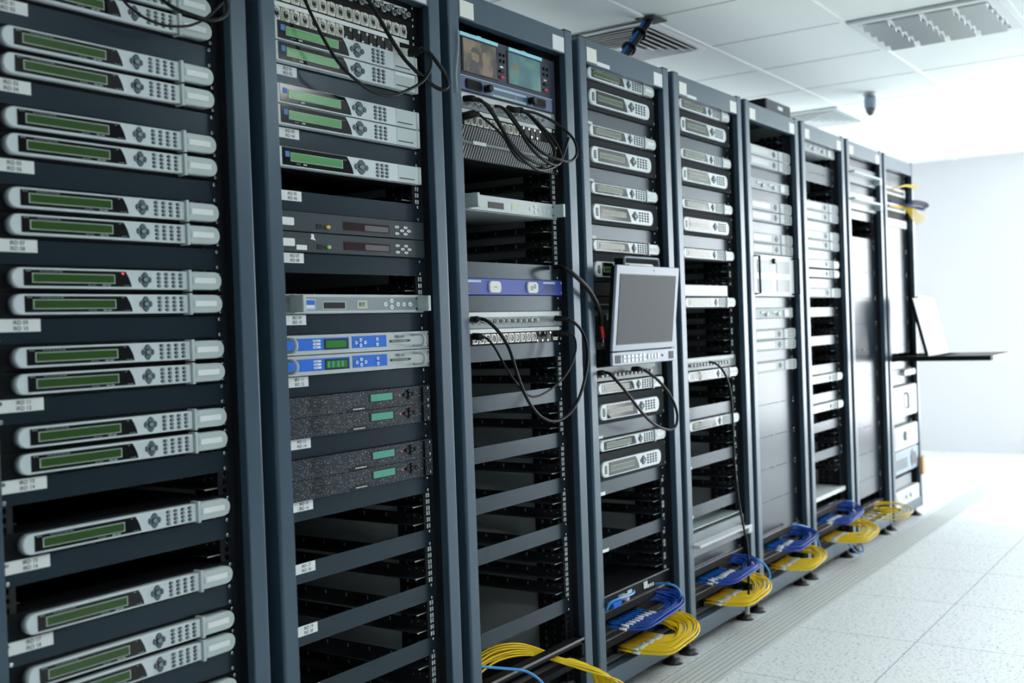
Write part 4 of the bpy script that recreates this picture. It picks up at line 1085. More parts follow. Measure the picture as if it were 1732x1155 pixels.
b = MB().rect(0.0587, 0.5413, 0.001, 0.0434, 0.030, 0.040, 0, 0.001); b.box(0.085, 0.515, 0.040, 0.35, 0.002, 0.042, 0); b.move(*OFF).build('case', whitep, R)
MB().plate(rrect(0.30, 0.535, 0.006, 0.040, 0.016), 0.004, 0.030, 0, 0.003).move(*OFF).build('rounded_cover', whitep, R)
blank(9, 26)
def tower(n, nu, name, label, cat, m, door):
    R = empty(name, (X0(9) + 0.3, 0, zb(n + nu - 1)), label, cat)
    h = nu * U
    b = MB().plate(rrect(0.0600, 0.5400, 0.003, h - 0.003, 0.010), 0.004, 0.040, 0, 0.004); b.box(0.085, 0.515, 0.040, 0.5, 0.006, h - 0.006, 0); b.move(*OFF).build('case', m, R)
    if door == 'tall':
        MB().rect(0.095, 0.30, 0.030, h - 0.030, 0.002, 0.004).move(*OFF).build('front_door', handlem, R)
        MB().tube([(0.285, 0.004, h - 0.045), (0.285, -0.010, h - 0.045), (0.305, -0.010, h - 0.050), (0.305, -0.010, 0.05), (0.305, 0.004, 0.05)], 0.006, 0, 8, 1).move(*OFF).build('door_handle', pewter, R)
    elif door == 'short':
        MB().rect(0.085, 0.28, 0.022, h - 0.030, 0.002, 0.004).move(*OFF).build('front_door', handlem, R)
        MB().disc(0.262, h * 0.55, 0.020, 0.026, -0.008, 0.004, 0, 14, 0.002).move(*OFF).build('door_handle', pewter, R)
        for j in range(3): MB().rect(0.32, 0.52, 0.025 + 0.026 * j, 0.036 + 0.026 * j, 0.0015, 0.004).move(*OFF).build('drive_slot', handlem, R)
    elif door == 'grille':
        b = MB()
        for j in range(6): b.rect(0.085, 0.30, 0.030 + 0.010 * j, 0.035 + 0.010 * j, 0.002, 0.004)
        b.move(*OFF).build('vent_panel', keyd, R)
        b = MB().disc(0.43, h * 0.5, 0.060, 0.052, 0.000, 0.004, 0, 20, 0.001); b.disc(0.43, h * 0.5, 0.045, 0.038, -0.002, 0.0, 1, 20); b.move(*OFF).build('fan_cover', [monframe, keyd], R)
    else:
        MB().rect(0.085, 0.515, 0.026, h - 0.030, 0.0015, 0.004).move(*OFF).build('vent_panel', handlem, R)
        b = MB(); b.disc(0.25, h * 0.5, 0.018, 0.012, -0.002, 0.0015, 0, 12); b.disc(0.34, h * 0.5, 0.018, 0.012, -0.002, 0.0015, 0, 12); b.move(*OFF).build('badge', pewter, R)
tower(27, 4, 'white_server', 'tall white server with door handle in the last rack', 'server', whitep, 'tall')
blank(9, 31)
tower(32, 3, 'white_server', 'short white server with round door handle in the last rack', 'server', whitep, 'short')
tower(35, 3, 'grey_server', 'grey server with round fan cover low in the last rack', 'server', monframe, 'grille')
R = MB().rect(0.0587, 0.47, 0.002, 1.5 * U, 0.030, 0.20, 0, 0.002).move(*OFF).build('grey_drive_unit', traym, None, (X0(9) + 0.3, 0, zb(39)))
tag(R, 'dark grey unit between two servers at the foot of the last rack', 'equipment')
tower(40, 2, 'white_computer', 'white flat computer at the foot of the last rack', 'computer', whitep, 'flat')
R = MB().plate(rrect(0.525, 0.590, 0.0, 0.105, 0.008), -0.022, -0.002, 0, 0.003).move(*OFF).build('tan_power_adapter', tan, None, (X0(9) + 0.3, 0, zb(38)))
tag(R, 'small tan adapter stuck beside the grey server, last rack', 'adapter')

# pulled-out tray with an open lid on the ninth rack
R = empty('keyboard_tray', (X0(9) + 0.3, 0, 0.862), 'dark tray pulled far out of the last rack with open lid coloured white for reflection', 'keyboard tray')
MB().box(-0.245, -0.232, -0.497, 0.30, 0.0, 0.026, 0).build('slide_rail', black, R)
MB().box(0.232, 0.245, -0.497, 0.30, 0.0, 0.026, 0).build('slide_rail', black, R)
b = MB(); b.box(-0.232, 0.232, -0.490, 0.02, 0.004, 0.016, 0); b.build('tray_base', chass, R)
MB().plate(rrect(-0.240, 0.240, 0.0, 0.024, 0.004), -0.510, -0.497, 0, 0.002).build('front_lip', whitep, R)
b = MB(); b.box(-0.215, 0.215, -0.470, -0.250, 0.016, 0.024, 0); b.build('keyboard', black, R)
b = MB()
la = math.atan2(0.075, 0.315)
def lid(b):
    b.v = [(x, -0.182 + y * math.cos(la) + z * math.sin(la), 0.026 + z * math.cos(la) - y * math.sin(la)) for x, y, z in b.v]; return b
lid(MB().box(-0.228, 0.228, 0.0, 0.014, 0.0, 0.322)).build('lid_back', black, R)
lid(MB().box(-0.220, 0.220, -0.004, 0.0, 0.006, 0.318)).build('lid_screen', whitep, R)  # screen coloured white in place of the bright reflection on it
lid(MB().box(-0.10, 0.10, 0.000, 0.012, 0.322, 0.336)).build('lid_latch', beige, R)

# ================================================================== LOWER PATCH FIELDS: fibre trays with looms of patch leads
def fibre_tray(k, n, label, nu=2, adapters=None, xs=(0.19, 0.40)):
    R = empty('fibre_tray', (X0(k) + 0.3, 0, zb(n + nu - 1)), label, 'patch tray', 'fibre trays at the rack feet')
    h = nu * U
    b = MB(); b.rect(0.0587, 0.5413, 0.002, h - 0.002, 0.060, 0.064, 0); b.box(0.085, 0.515, 0.064, 0.33, 0.004, h - 0.004, 0); b.move(*OFF).build('case', chass, R)
    b = MB(); b.rect(0.0587, 0.5413, h - 0.030, h - 0.002, 0.030, 0.060, 0, 0.002); b.rect(0.0587, 0.5413, h - 0.0045, h - 0.001, 0.028, 0.060, 1); b.move(*OFF).build('upper_lip', [chass, greydisp], R)
    b = MB(); b.rect(0.0587, 0.5413, 0.001, 0.014, 0.030, 0.060, 0, 0.002); b.rect(0.0587, 0.5413, 0.014, 0.0155, 0.032, 0.060, 1); b.move(*OFF).build('lower_lip', [chass, greydisp], R)
    b = MB()
    for i in range(24):
        x = xs[0] + (xs[1] - xs[0]) * i / 23.0
        b.rect(x - 0.0038, x + 0.0038, 0.018, 0.046, 0.046, 0.060)
    b.move(*OFF).build('adapter_row', adapters, R)
    return R
def lead(path, rad, m, conn, name, label, cat, group, n=6, off_=0.0):
    """one patch lead: plug (sub-mesh), white marker sleeve and jacket"""
    P_ = [Vector(p) for p in path]
    o = MB().tube(P_, rad, 0, n, 4).build(name, m, None)
    tag(o, label, cat, group)
    a, c = P_[0], P_[1]
    d = (c - a).normalized()
    MB().tube([a - d * 0.012, a + d * 0.016, a + d * 0.030], rad * 1.3, 0, 6, 1, rs=[rad * 1.32, rad * 1.25, rad * 0.9]).build('plug', conn, o)
    MB().tube([a + d * (0.033 + off_), a + d * (0.057 + off_)], rad * 1.3, 0, 6, 1).build('marker_sleeve', white, o)
    return o
def loom(k, count, kind, x_a, x_b, z_a, z_top, reach, xr, group, label, cat, seed, slack=1.0):
    r = random.Random(seed)
    m, cn = (yel, yeld) if kind == 'y' else (navy, bluec)
    nm = 'yellow_patch_lead' if kind == 'y' else 'blue_patch_lead'
    X = X0(k)
    for i in range(count):
        t = i / max(count - 1, 1)
        x = x_a + (x_b - x_a) * t
        j = lambda s: (r.random() - 0.5) * s
        yo = -(reach[0] + (reach[1] - reach[0]) * t) + j(0.012)
        xo = xr[0] + (xr[1] - xr[0]) * t + j(0.010)
        zt = z_top - 0.026 * t + j(0.016)
        za = z_a + (0.0045 if i % 2 else -0.0045)
        R_ = 0.5 * (0.045 - yo)                       # half width of the U-turn
        yc = yo + R_
        run = max(x + 0.075, xo - R_ * 1.15)
        path = [(X + x, 0.036, za), (X + x + 0.004, -0.004, za - 0.003), (X + x + 0.022, -0.028 + (yo + 0.05) * 0.25, za - 0.006),
                (X + x + 0.055, yo * 0.86 - 0.004, za - 0.006 + j(0.004)), (X + 0.5 * (x + 0.055 + run), yo + j(0.004), za + (zt - za) * 0.10),
                (X + run, yo, za + (zt - za) * 0.30), (X + run + (xo - run) * 0.75, yc - R_ * 0.60, za + (zt - za) * 0.52),
                (X + xo, yc + j(0.006), za + (zt - za) * 0.74 + j(0.012)), (X + run + (xo - run) * 0.70, yc + R_ * 0.66, za + (zt - za) * 0.92),
                (X + run, 0.047, zt), (X + run - 0.070, 0.052, zt + 0.001)]
        lead(path, 0.0029 if kind == 'y' else 0.0028, m, cn, nm, label, cat, group, off_=j(0.012))
gy = 'yellow patch leads of the fourth rack'
fibre_tray(4, 40, 'black fibre tray behind the yellow leads, fourth rack', adapters=black, xs=(0.195, 0.385))
loom(4, 24, 'y', 0.200, 0.385, 0.086, 0.138, (0.120, 0.035), (0.525, 0.445), gy, 'yellow patch lead looping out at the foot of the fourth rack', 'cable', 3)
fibre_tray(4, 38, 'black fibre tray behind the blue leads, fourth rack', adapters=black, xs=(0.125, 0.335))
loom(4, 18, 'b', 0.130, 0.320, 0.178, 0.222, (0.078, 0.030), (0.485, 0.420), 'dark blue patch leads of the fourth rack', 'dark blue patch lead looping above the yellow ones, fourth rack', 'cable', 5)
R = empty('network_patch_unit', (X0(4) + 0.3, 0, zb(37)), 'black network panel above the blue leads, fourth rack', 'patch panel')
b = MB().rect(0.0587, 0.5413, 0.001, 0.0434, 0.036, 0.040, 0, 0.0006); b.box(0.085, 0.515, 0.040, 0.25, 0.002, 0.042, 0); b.rect(0.0587, 0.5413, 0.0415, 0.0434, 0.030, 0.036, 1); b.move(*OFF).build('case', [chass, pewter], R)
MB().rect(0.250, 0.280, 0.010, 0.030, 0.035, 0.036).move(*OFF).build('label_sticker', handlem, R)
b = MB(); b.rect(0.360, 0.385, 0.012, 0.034, 0.033, 0.036)
for i in range(3): b.rect(0.388 + 0.016 * i, 0.399 + 0.016 * i, 0.010, 0.020, 0.034, 0.036)
b.move(*OFF).build('port', whitep, R)
MB().rect(0.118, 0.172, 0.004, 0.020, 0.012, 0.036, 0, 0.002).move(*OFF).build('blue_plug', blue, R)
b = MB(); b.rect(0.190, 0.225, 0.016, 0.028, 0.020, 0.036, 0, 0.001); b.disc(0.205, 0.018, 0.010, 0.008, 0.008, 0.036, 0, 12, 0.001); b.move(*OFF).build('metal_plug', silverhi, R)

fibre_tray(5, 40, 'black fibre tray behind the yellow leads, fifth rack', adapters=black, xs=(0.21, 0.40))
loom(5, 18, 'y', 0.215, 0.400, 0.090, 0.145, (0.115, 0.050), (0.535, 0.475), 'yellow patch leads of the fifth rack', 'yellow patch lead looping out at the foot of the fifth rack', 'cable', 8)
fibre_tray(5, 38, 'black fibre tray behind the blue leads, fifth rack', adapters=black, xs=(0.145, 0.36))
loom(5, 16, 'b', 0.150, 0.340, 0.180, 0.222, (0.085, 0.030), (0.495, 0.430), 'dark blue patch leads of the fifth rack', 'dark blue patch lead looping above the yellow ones, fifth rack', 'cable', 9)
fibre_tray(6, 40, 'black fibre tray behind the yellow leads, sixth rack', adapters=black, xs=(0.22, 0.42))
loom(6, 14, 'y', 0.220, 0.400, 0.090, 0.135, (0.120, 0.060), (0.530, 0.500), 'yellow patch leads of the sixth rack', 'yellow patch lead looping out at the foot of the sixth rack', 'cable', 11)
fibre_tray(6, 38, 'black fibre tray behind the blue leads, sixth rack', adapters=black, xs=(0.15, 0.36))
loom(6, 12, 'b', 0.170, 0.330, 0.178, 0.220, (0.090, 0.040), (0.500, 0.450), 'dark blue patch leads of the sixth rack', 'dark blue patch lead looping above the yellow ones, sixth rack', 'cable', 12)
fibre_tray(7, 40, 'black fibre tray behind the yellow leads, seventh rack', adapters=black, xs=(0.22, 0.42))
loom(7, 14, 'y', 0.220, 0.400, 0.090, 0.140, (0.150, 0.070), (0.560, 0.520), 'yellow patch leads of the seventh rack', 'yellow patch lead looping out at the foot of the seventh rack', 'cable', 14)
fibre_tray(7, 38, 'black fibre tray behind the blue leads, seventh rack', adapters=black, xs=(0.15, 0.36))
loom(7, 12, 'b', 0.170, 0.330, 0.182, 0.225, (0.100, 0.040), (0.500, 0.450), 'dark blue patch leads of the seventh rack', 'dark blue patch lead looping above the yellow ones, seventh rack', 'cable', 15)
fibre_tray(8, 40, 'black fibre tray behind the loose yellow leads, eighth rack', adapters=black, xs=(0.22, 0.42))
loom(8, 6, 'y', 0.150, 0.360, 0.105, 0.130, (0.170, 0.080), (0.470, 0.350), 'loose yellow patch leads of the eighth rack', 'loose yellow patch lead hanging out at the foot of the eighth rack', 'cable', 17)

# third rack: yellow leads run along inside, under a bar, and out to the right
R = empty('cable_manager', (X0(3) + 0.3, 0, zb(41)), 'black cable bar over the yellow leads at the foot of the third rack', 'cable manager')
b = MB().box(0.070, 0.5413, -0.004, 0.026, 0.1345, 0.1500, 0); b.box(0.070, 0.5413, -0.006, -0.004, 0.1440, 0.1510, 1); b.box(0.0587, 0.075, -0.004, 0.040, 0.100, 0.1500, 0); b.box(0.5300, 0.5413, -0.004, 0.040, 0.100, 0.1500, 0)
b.move(*OFF).build('upper_bar', [chass, greydisp], R)
b = MB().box(0.070, 0.5413, -0.004, 0.026, 0.075, 0.092, 0); b.move(*OFF).build('lower_bar', chass, R)
fibre_tray(3, 40, 'black fibre tray below the cable bar, third rack', adapters=black, xs=(0.20, 0.42))
r = random.Random(4)
for i in range(26):
    t = i / 25.0; j = lambda s: (r.random() - 0.5) * s
    X = X0(3); zf = (0.5 - t) * 0.060; w = (i % 5 - 2) * 0.0075
    path = [(X + 0.030, 0.090 + w, 0.208 + zf), (X + 0.120, 0.090 + w + j(0.006), 0.226 + zf * 0.9 + j(0.005)), (X + 0.205, 0.085 + w + j(0.006), 0.234 + zf * 0.75 + j(0.005)),
            (X + 0.295, 0.068 + w * 0.6, 0.222 + zf * 0.55), (X + 0.370, 0.042, 0.196 + zf * 0.35), (X + 0.420, 0.0, 0.166 + zf * 0.22),
            (X + 0.455 - zf * 0.3, -0.050 + zf * 1.0 + w * 0.5, 0.150 + zf * 0.55 + j(0.008)), (X + 0.492 - zf * 0.5, -0.090 + zf * 1.2 + w * 0.6, 0.122 + zf * 0.65 + j(0.008)),
            (X + 0.506 - zf * 0.7 + j(0.010), -0.100 + zf * 1.1 + w, 0.078 + zf * 0.2), (X + 0.490 - zf * 0.6 + j(0.010), -0.090 + zf + w, 0.030), (X + 0.450, -0.055, -0.005)]
    o = MB().tube(path, 0.0030, 0, 6, 4).build('yellow_patch_lead', yel, None)
    tag(o, 'yellow patch lead passing under the black bar, foot of third rack', 'cable', 'yellow patch leads of the third rack')

# ================================================================== HANGING CABLES
def cable(pts, rad, m, label, name='audio_cable', group=None, plugs=()):
    o = MB().tube(pts, rad, 0, 8, 5).build(name, m, None)
    tag(o, label, 'cable', group)
    for p, rs, pm in plugs: MB().tube(p, rs[0], 0, 10, 3, rs=rs).build('plug', pm, o)
    return o
CB = {
'r1a':[(0.367,0.000,1.760),(0.386,-0.010,1.747),(0.405,-0.020,1.734),(0.439,-0.025,1.728),(0.480,-0.030,1.725),(0.514,-0.030,1.740),(0.523,-0.030,1.758),(0.523,-0.025,1.780),(0.521,-0.020,1.791)],
'r1b':[(0.302,0.000,1.737),(0.306,-0.006,1.727),(0.315,-0.012,1.716),(0.341,-0.016,1.703),(0.375,-0.018,1.698),(0.404,-0.020,1.700),(0.442,-0.020,1.710),(0.475,-0.020,1.729),(0.510,-0.020,1.760),(0.524,-0.020,1.776),(0.532,-0.020,1.794)],
'r2a':[(0.761,0.000,1.843),(0.768,-0.008,1.814),(0.778,-0.016,1.786),(0.798,-0.022,1.750),(0.826,-0.026,1.716),(0.849,-0.030,1.695),(0.884,-0.030,1.679),(0.920,-0.030,1.665),(0.957,-0.031,1.659),(1.005,-0.033,1.662),(1.052,-0.035,1.681),(1.100,-0.041,1.707),(1.124,-0.047,1.735),(1.131,-0.048,1.762),(1.122,-0.044,1.783),(1.108,-0.040,1.788)],
'r2b':[(0.958,-0.000,1.888),(0.977,-0.009,1.860),(0.996,-0.018,1.826),(1.023,-0.024,1.789),(1.056,-0.028,1.757),(1.086,-0.033,1.736),(1.114,-0.038,1.721),(1.150,-0.042,1.705),(1.174,-0.047,1.701),(1.189,-0.051,1.712),(1.177,-0.053,1.737),(1.151,-0.054,1.757),(1.127,-0.047,1.781),(1.110,-0.040,1.787)],
'r2plug':[(1.090,0.018,1.789),(1.108,-0.000,1.785),(1.109,-0.020,1.784),(1.110,-0.040,1.787)],
'r3a':[(1.340,-0.010,1.709),(1.364,-0.022,1.708),(1.391,-0.033,1.681),(1.410,-0.045,1.648),(1.433,-0.053,1.615),(1.460,-0.059,1.583),(1.506,-0.060,1.560),(1.556,-0.059,1.546),(1.596,-0.053,1.547),(1.647,-0.048,1.557),(1.701,-0.042,1.577),(1.746,-0.032,1.609),(1.797,-0.020,1.664)],
'r3b':[(1.358,-0.010,1.709),(1.398,-0.017,1.703),(1.421,-0.025,1.676),(1.442,-0.035,1.640),(1.478,-0.038,1.606),(1.522,-0.040,1.581),(1.582,-0.040,1.568),(1.654,-0.027,1.568),(1.692,-0.017,1.585),(1.707,-0.010,1.608)],
'r3c':[(1.444,-0.010,1.706),(1.466,-0.021,1.702),(1.487,-0.032,1.676),(1.508,-0.042,1.648),(1.528,-0.051,1.616),(1.568,-0.053,1.590),(1.617,-0.054,1.573),(1.674,-0.051,1.569),(1.707,-0.048,1.586),(1.702,-0.046,1.614),(1.677,-0.039,1.647),(1.638,-0.031,1.674),(1.594,-0.021,1.701),(1.565,-0.010,1.711)],
'r3d':[(1.472,-0.010,1.707),(1.495,-0.020,1.695),(1.523,-0.030,1.662),(1.543,-0.045,1.627),(1.569,-0.060,1.600),(1.611,-0.065,1.586),(1.656,-0.070,1.581),(1.715,-0.070,1.581),(1.750,-0.070,1.599),(1.766,-0.065,1.625),(1.753,-0.060,1.653),(1.729,-0.045,1.678),(1.684,-0.030,1.700),(1.626,-0.020,1.711),(1.580,-0.010,1.713)],
'r3e':[(1.369,-0.010,1.675),(1.383,-0.016,1.664),(1.403,-0.021,1.653),(1.430,-0.024,1.640),(1.464,-0.025,1.620),(1.492,-0.025,1.593),(1.531,-0.021,1.573),(1.584,-0.015,1.567)],
'r3f':[(1.575,-0.010,1.712),(1.599,-0.018,1.699),(1.632,-0.025,1.674),(1.674,-0.028,1.645),(1.700,-0.030,1.616),(1.693,-0.030,1.592),(1.665,-0.030,1.572),(1.634,-0.022,1.560),(1.609,-0.015,1.559)],
'p1':[(1.347,0.020,1.714),(1.354,0.000,1.714),(1.364,-0.012,1.709)],
'p2':[(1.345,0.020,1.669),(1.351,0.000,1.672),(1.368,-0.012,1.675)],
'p3':[(1.550,0.020,1.720),(1.545,0.000,1.712),(1.557,-0.012,1.710)],
'p4':[(1.590,0.020,1.721),(1.580,0.000,1.716),(1.582,-0.012,1.712)],
'r3g':[(1.347,-0.010,1.145),(1.351,-0.024,1.140),(1.364,-0.038,1.124),(1.392,-0.044,1.097),(1.415,-0.049,1.064),(1.432,-0.050,1.027),(1.451,-0.050,0.986),(1.477,-0.050,0.944),(1.512,-0.050,0.904),(1.553,-0.051,0.874),(1.603,-0.054,0.858),(1.655,-0.056,0.861),(1.702,-0.058,0.880),(1.746,-0.058,0.916),(1.783,-0.054,0.962),(1.814,-0.048,1.014),(1.829,-0.038,1.063),(1.816,-0.029,1.104),(1.782,-0.025,1.129),(1.761,-0.020,1.137)],
'r3h':[(1.361,-0.010,1.097),(1.367,-0.020,1.088),(1.379,-0.030,1.066),(1.401,-0.035,1.033),(1.430,-0.040,0.995),(1.471,-0.040,0.960),(1.492,-0.040,0.945),(1.529,-0.040,0.931),(1.574,-0.040,0.933),(1.638,-0.040,0.950),(1.697,-0.040,0.976),(1.745,-0.038,1.013),(1.773,-0.035,1.052),(1.773,-0.032,1.083),(1.759,-0.030,1.096)],
'q1':[(1.348,0.020,1.144),(1.341,0.000,1.144),(1.347,-0.010,1.145)],
'q2':[(1.352,0.020,1.100),(1.351,0.000,1.099),(1.361,-0.010,1.097)],
'q3':[(1.754,0.020,1.142),(1.755,0.000,1.140),(1.761,-0.020,1.137)],
'q4':[(1.743,0.020,1.098),(1.749,-0.005,1.097),(1.759,-0.030,1.096)],
'r4t':[(1.775,0.030,1.291),(1.764,0.004,1.289),(1.763,-0.021,1.279),(1.804,-0.030,1.257),(1.870,-0.026,1.225),(1.930,-0.017,1.185),(1.968,-0.009,1.148),(1.984,0.000,1.117)],
'r4red':[(1.984,0.000,1.115),(1.988,0.000,1.099),(1.991,0.000,1.078)],
'r4tip':[(1.992,0.000,1.078),(1.995,0.000,1.059)],
'r4l':[(1.986,-0.010,0.972),(1.979,-0.027,0.968),(1.988,-0.041,0.950),(2.028,-0.047,0.918),(2.077,-0.050,0.879),(2.134,-0.050,0.838),(2.192,-0.050,0.804),(2.253,-0.050,0.780),(2.312,-0.052,0.766),(2.355,-0.055,0.771),(2.380,-0.052,0.796),(2.382,-0.048,0.826),(2.368,-0.042,0.861),(2.334,-0.037,0.897),(2.292,-0.031,0.929),(2.250,-0.021,0.955),(2.224,-0.010,0.970)],
's1':[(1.987,0.020,0.969),(1.976,0.000,0.972),(1.986,-0.010,0.972)],
's2':[(2.214,0.020,0.971),(2.207,0.000,0.972),(2.224,-0.010,0.970)],
'r5c':[(2.764,-0.000,0.969),(2.795,-0.014,0.959),(2.825,-0.028,0.929),(2.850,-0.034,0.886),(2.862,-0.038,0.828),(2.857,-0.043,0.772),(2.846,-0.048,0.703),(2.844,-0.050,0.603),(2.866,-0.050,0.473),(2.906,-0.050,0.352),(2.939,-0.050,0.268),(2.942,-0.050,0.167),(2.934,-0.050,0.075),(2.920,-0.050,0.047)],
'r5p':[(2.921,-0.050,0.051),(2.919,-0.050,0.029),(2.918,-0.050,0.016)],
'r3blue':[(1.301,0.020,0.258),(1.320,0.007,0.250),(1.388,-0.010,0.229),(1.454,-0.030,0.208),(1.490,-0.043,0.184),(1.511,-0.053,0.160),(1.522,-0.060,0.132)],
'r4lb':[(2.338,0.030,0.243),(2.341,0.005,0.248),(2.343,-0.020,0.248),(2.350,-0.040,0.240),(2.360,-0.050,0.221),(2.364,-0.048,0.198),(2.369,-0.040,0.186)],
'r4lbp':[(2.371,-0.040,0.187),(2.361,-0.035,0.182),(2.344,-0.030,0.173)],
'r4lb2':[(2.133,0.000,0.269),(2.117,-0.007,0.266),(2.069,-0.013,0.268),(2.005,-0.020,0.276),(1.972,-0.013,0.273),(1.957,-0.007,0.263),(1.957,0.000,0.248)],
'r5lb':[(3.077,0.000,0.192),(3.096,-0.021,0.184),(3.118,-0.039,0.165),(3.132,-0.051,0.140),(3.130,-0.059,0.113),(3.109,-0.054,0.099),(3.062,-0.044,0.101),(3.021,-0.030,0.115)],
'r6lb':[(3.587,0.020,0.232),(3.621,-0.004,0.228),(3.686,-0.022,0.205),(3.713,-0.038,0.179),(3.721,-0.050,0.147),(3.740,-0.050,0.113)],
'r7lb':[(4.332,0.020,0.224),(4.343,-0.002,0.221),(4.376,-0.020,0.199),(4.388,-0.032,0.164),(4.380,-0.040,0.137)],
'r7lb2':[(4.192,-0.030,0.044),(4.199,-0.047,0.024),(4.236,-0.057,-0.004),(4.297,-0.060,-0.021),(4.328,-0.057,-0.007),(4.327,-0.047,0.026),(4.356,-0.030,0.042)],
'r9n':[(5.248,0.020,1.743),(5.313,-0.010,1.738),(5.355,-0.040,1.722),(5.424,-0.070,1.715),(5.483,-0.100,1.709),(5.537,-0.100,1.726),(5.541,-0.080,1.745),(5.469,-0.050,1.753),(5.422,-0.020,1.752)],
'r9y':[(5.233,0.020,1.716),(5.301,0.003,1.716),(5.369,-0.020,1.715),(5.390,-0.040,1.702),(5.422,-0.053,1.676),(5.475,-0.062,1.652),(5.517,-0.070,1.641)],
'r9y2':[(5.255,0.020,1.809),(5.299,-0.010,1.819),(5.369,-0.030,1.833),(5.435,-0.045,1.834),(5.476,-0.060,1.829)],
'wire':[(1.301,-0.004,1.879),(1.302,-0.004,1.847),(1.294,-0.004,1.801),(1.288,-0.004,1.770),(1.288,-0.004,1.740),(1.288,-0.004,1.718)]}
cable(CB['r1a'], 0.0040, rubber, 'thick black cable loop hanging over the top of the leftmost rack')
cable(CB['r1b'], 0.0026, rubber, 'thinner lower cable loop at the top of the leftmost rack')
cable(CB['r2a'], 0.0036, rubber, 'long thin black cable sagging across the square receivers, second rack')
cable(CB['r2b'], 0.0050, rubber, 'thick black cable looping right from the socket plug, second rack', plugs=[(CB['r2plug'][:2], [0.0095, 0.0095], nickel), (CB['r2plug'][1:], [0.0100, 0.0095, 0.0075], rubber)])
g = 'black cable bunch at the top of the third rack'
PL = [0.0085, 0.0085, 0.0050]
cable(CB['r3a'], 0.0043, rubber, 'lowest hanging cable of the black bunch, third rack', group=g, plugs=[(CB['p1'], PL, black)])
cable(CB['r3b'], 0.0040, rubber, 'second lowest cable of the black bunch, third rack', group=g)
cable(CB['r3c'], 0.0043, rubber, 'middle cable of the black bunch looping back up, third rack', group=g, plugs=[(CB['p3'], PL, black)])
cable(CB['r3d'], 0.0043, rubber, 'cable of the black bunch looping out furthest right, third rack', group=g, plugs=[(CB['p4'], PL, black)])
cable(CB['r3e'], 0.0036, rubber, 'short cable with fat plug at left of the bunch, third rack', group=g, plugs=[(CB['p2'], [0.0105, 0.0105, 0.006], black)])
cable(CB['r3f'], 0.0040, rubber, 'inner right cable of the black bunch, third rack', group=g)
cable(CB['wire'], 0.0016, alum, 'thin grey wire hanging at the left of the two small screens')
cable(CB['r3g'], 0.0046, rubber, 'big black cable loop hanging below the blue amplifier, third rack', plugs=[(CB['q1'], PL, black), (CB['q3'], [0.0085, 0.0085, 0.006], black)])
cable(CB['r3h'], 0.0030, rubber, 'smaller thin cable loop inside the big one, third rack', plugs=[(CB['q2'], [0.0095, 0.0095, 0.004], black), (CB['q4'], [0.0095, 0.0085, 0.005], black)])
cable(CB['r4t'], 0.0072, rubber, 'fat black lead with red plug between third and fourth racks', plugs=[(CB['r4red'], [0.0065, 0.0065], redp), (CB['r4tip'], [0.0025, 0.0022], chrome)])
cable(CB['r4l'], 0.0048, rubber, 'black cable loop hanging below the tilted monitor', plugs=[(CB['s1'], PL, black), (CB['s2'], PL, black)])
cable(CB['r5c'], 0.0042, rubber, 'long black cable hanging down the fifth rack to the floor', plugs=[(CB['r5p'], [0.0060, 0.0085, 0.0085], dullm)])
cable(CB['r3blue'], 0.0038, sky, 'light blue cable arching over the bar at the foot of the third rack', 'network_cable')
cable(CB['r4lb'], 0.0040, sky, 'light blue cable hooking out with white plug, fourth rack', 'network_cable', plugs=[(CB['r4lbp'], [0.0075, 0.0075], whitep)])
cable(CB['r4lb2'], 0.0040, sky, 'light blue cable bending left under the network panel, fourth rack', 'network_cable')
cable(CB['r5lb'], 0.0040, sky, 'light blue cable loop over the yellow leads, fifth rack', 'network_cable')
cable(CB['r6lb'], 0.0040, sky, 'light blue cable arching over the blue leads, sixth rack', 'network_cable')
cable(CB['r7lb'], 0.0040, sky, 'light blue cable arching over the blue leads, seventh rack', 'network_cable')
cable(CB['r7lb2'], 0.0040, sky, 'light blue cable loop hanging below the yellow leads, seventh rack', 'network_cable')
def shifted(pts, dx, dy, dz): return [(a + dx * i / len(pts), b_ + dy * i / len(pts), c + dz * i / len(pts)) for i, (a, b_, c) in enumerate(pts)]
for i in range(3): cable(shifted(CB['r9n'], 0.010 * i, -0.010 * i, 0.012 * (i - 2)), 0.0045, navyb, 'navy lead sticking out near the top of the last rack', 'navy_patch_lead', 'navy leads of the last rack')
for i in range(6): cable(shifted(CB['r9y'], 0.012 * (i - 4), -0.008 * i, 0.010 * (i - 3)), 0.0028, yel, 'yellow lead drooping near the top of the last rack', 'yellow_patch_lead', 'yellow leads near the top of the last rack')
for i in range(3): cable(shifted(CB['r9y2'], 0.010 * i, -0.006 * i, 0.008 * (i - 1)), 0.0030, yel, 'yellow lead above the navy ones in the last rack', 'yellow_patch_lead', 'upper yellow leads of the last rack')

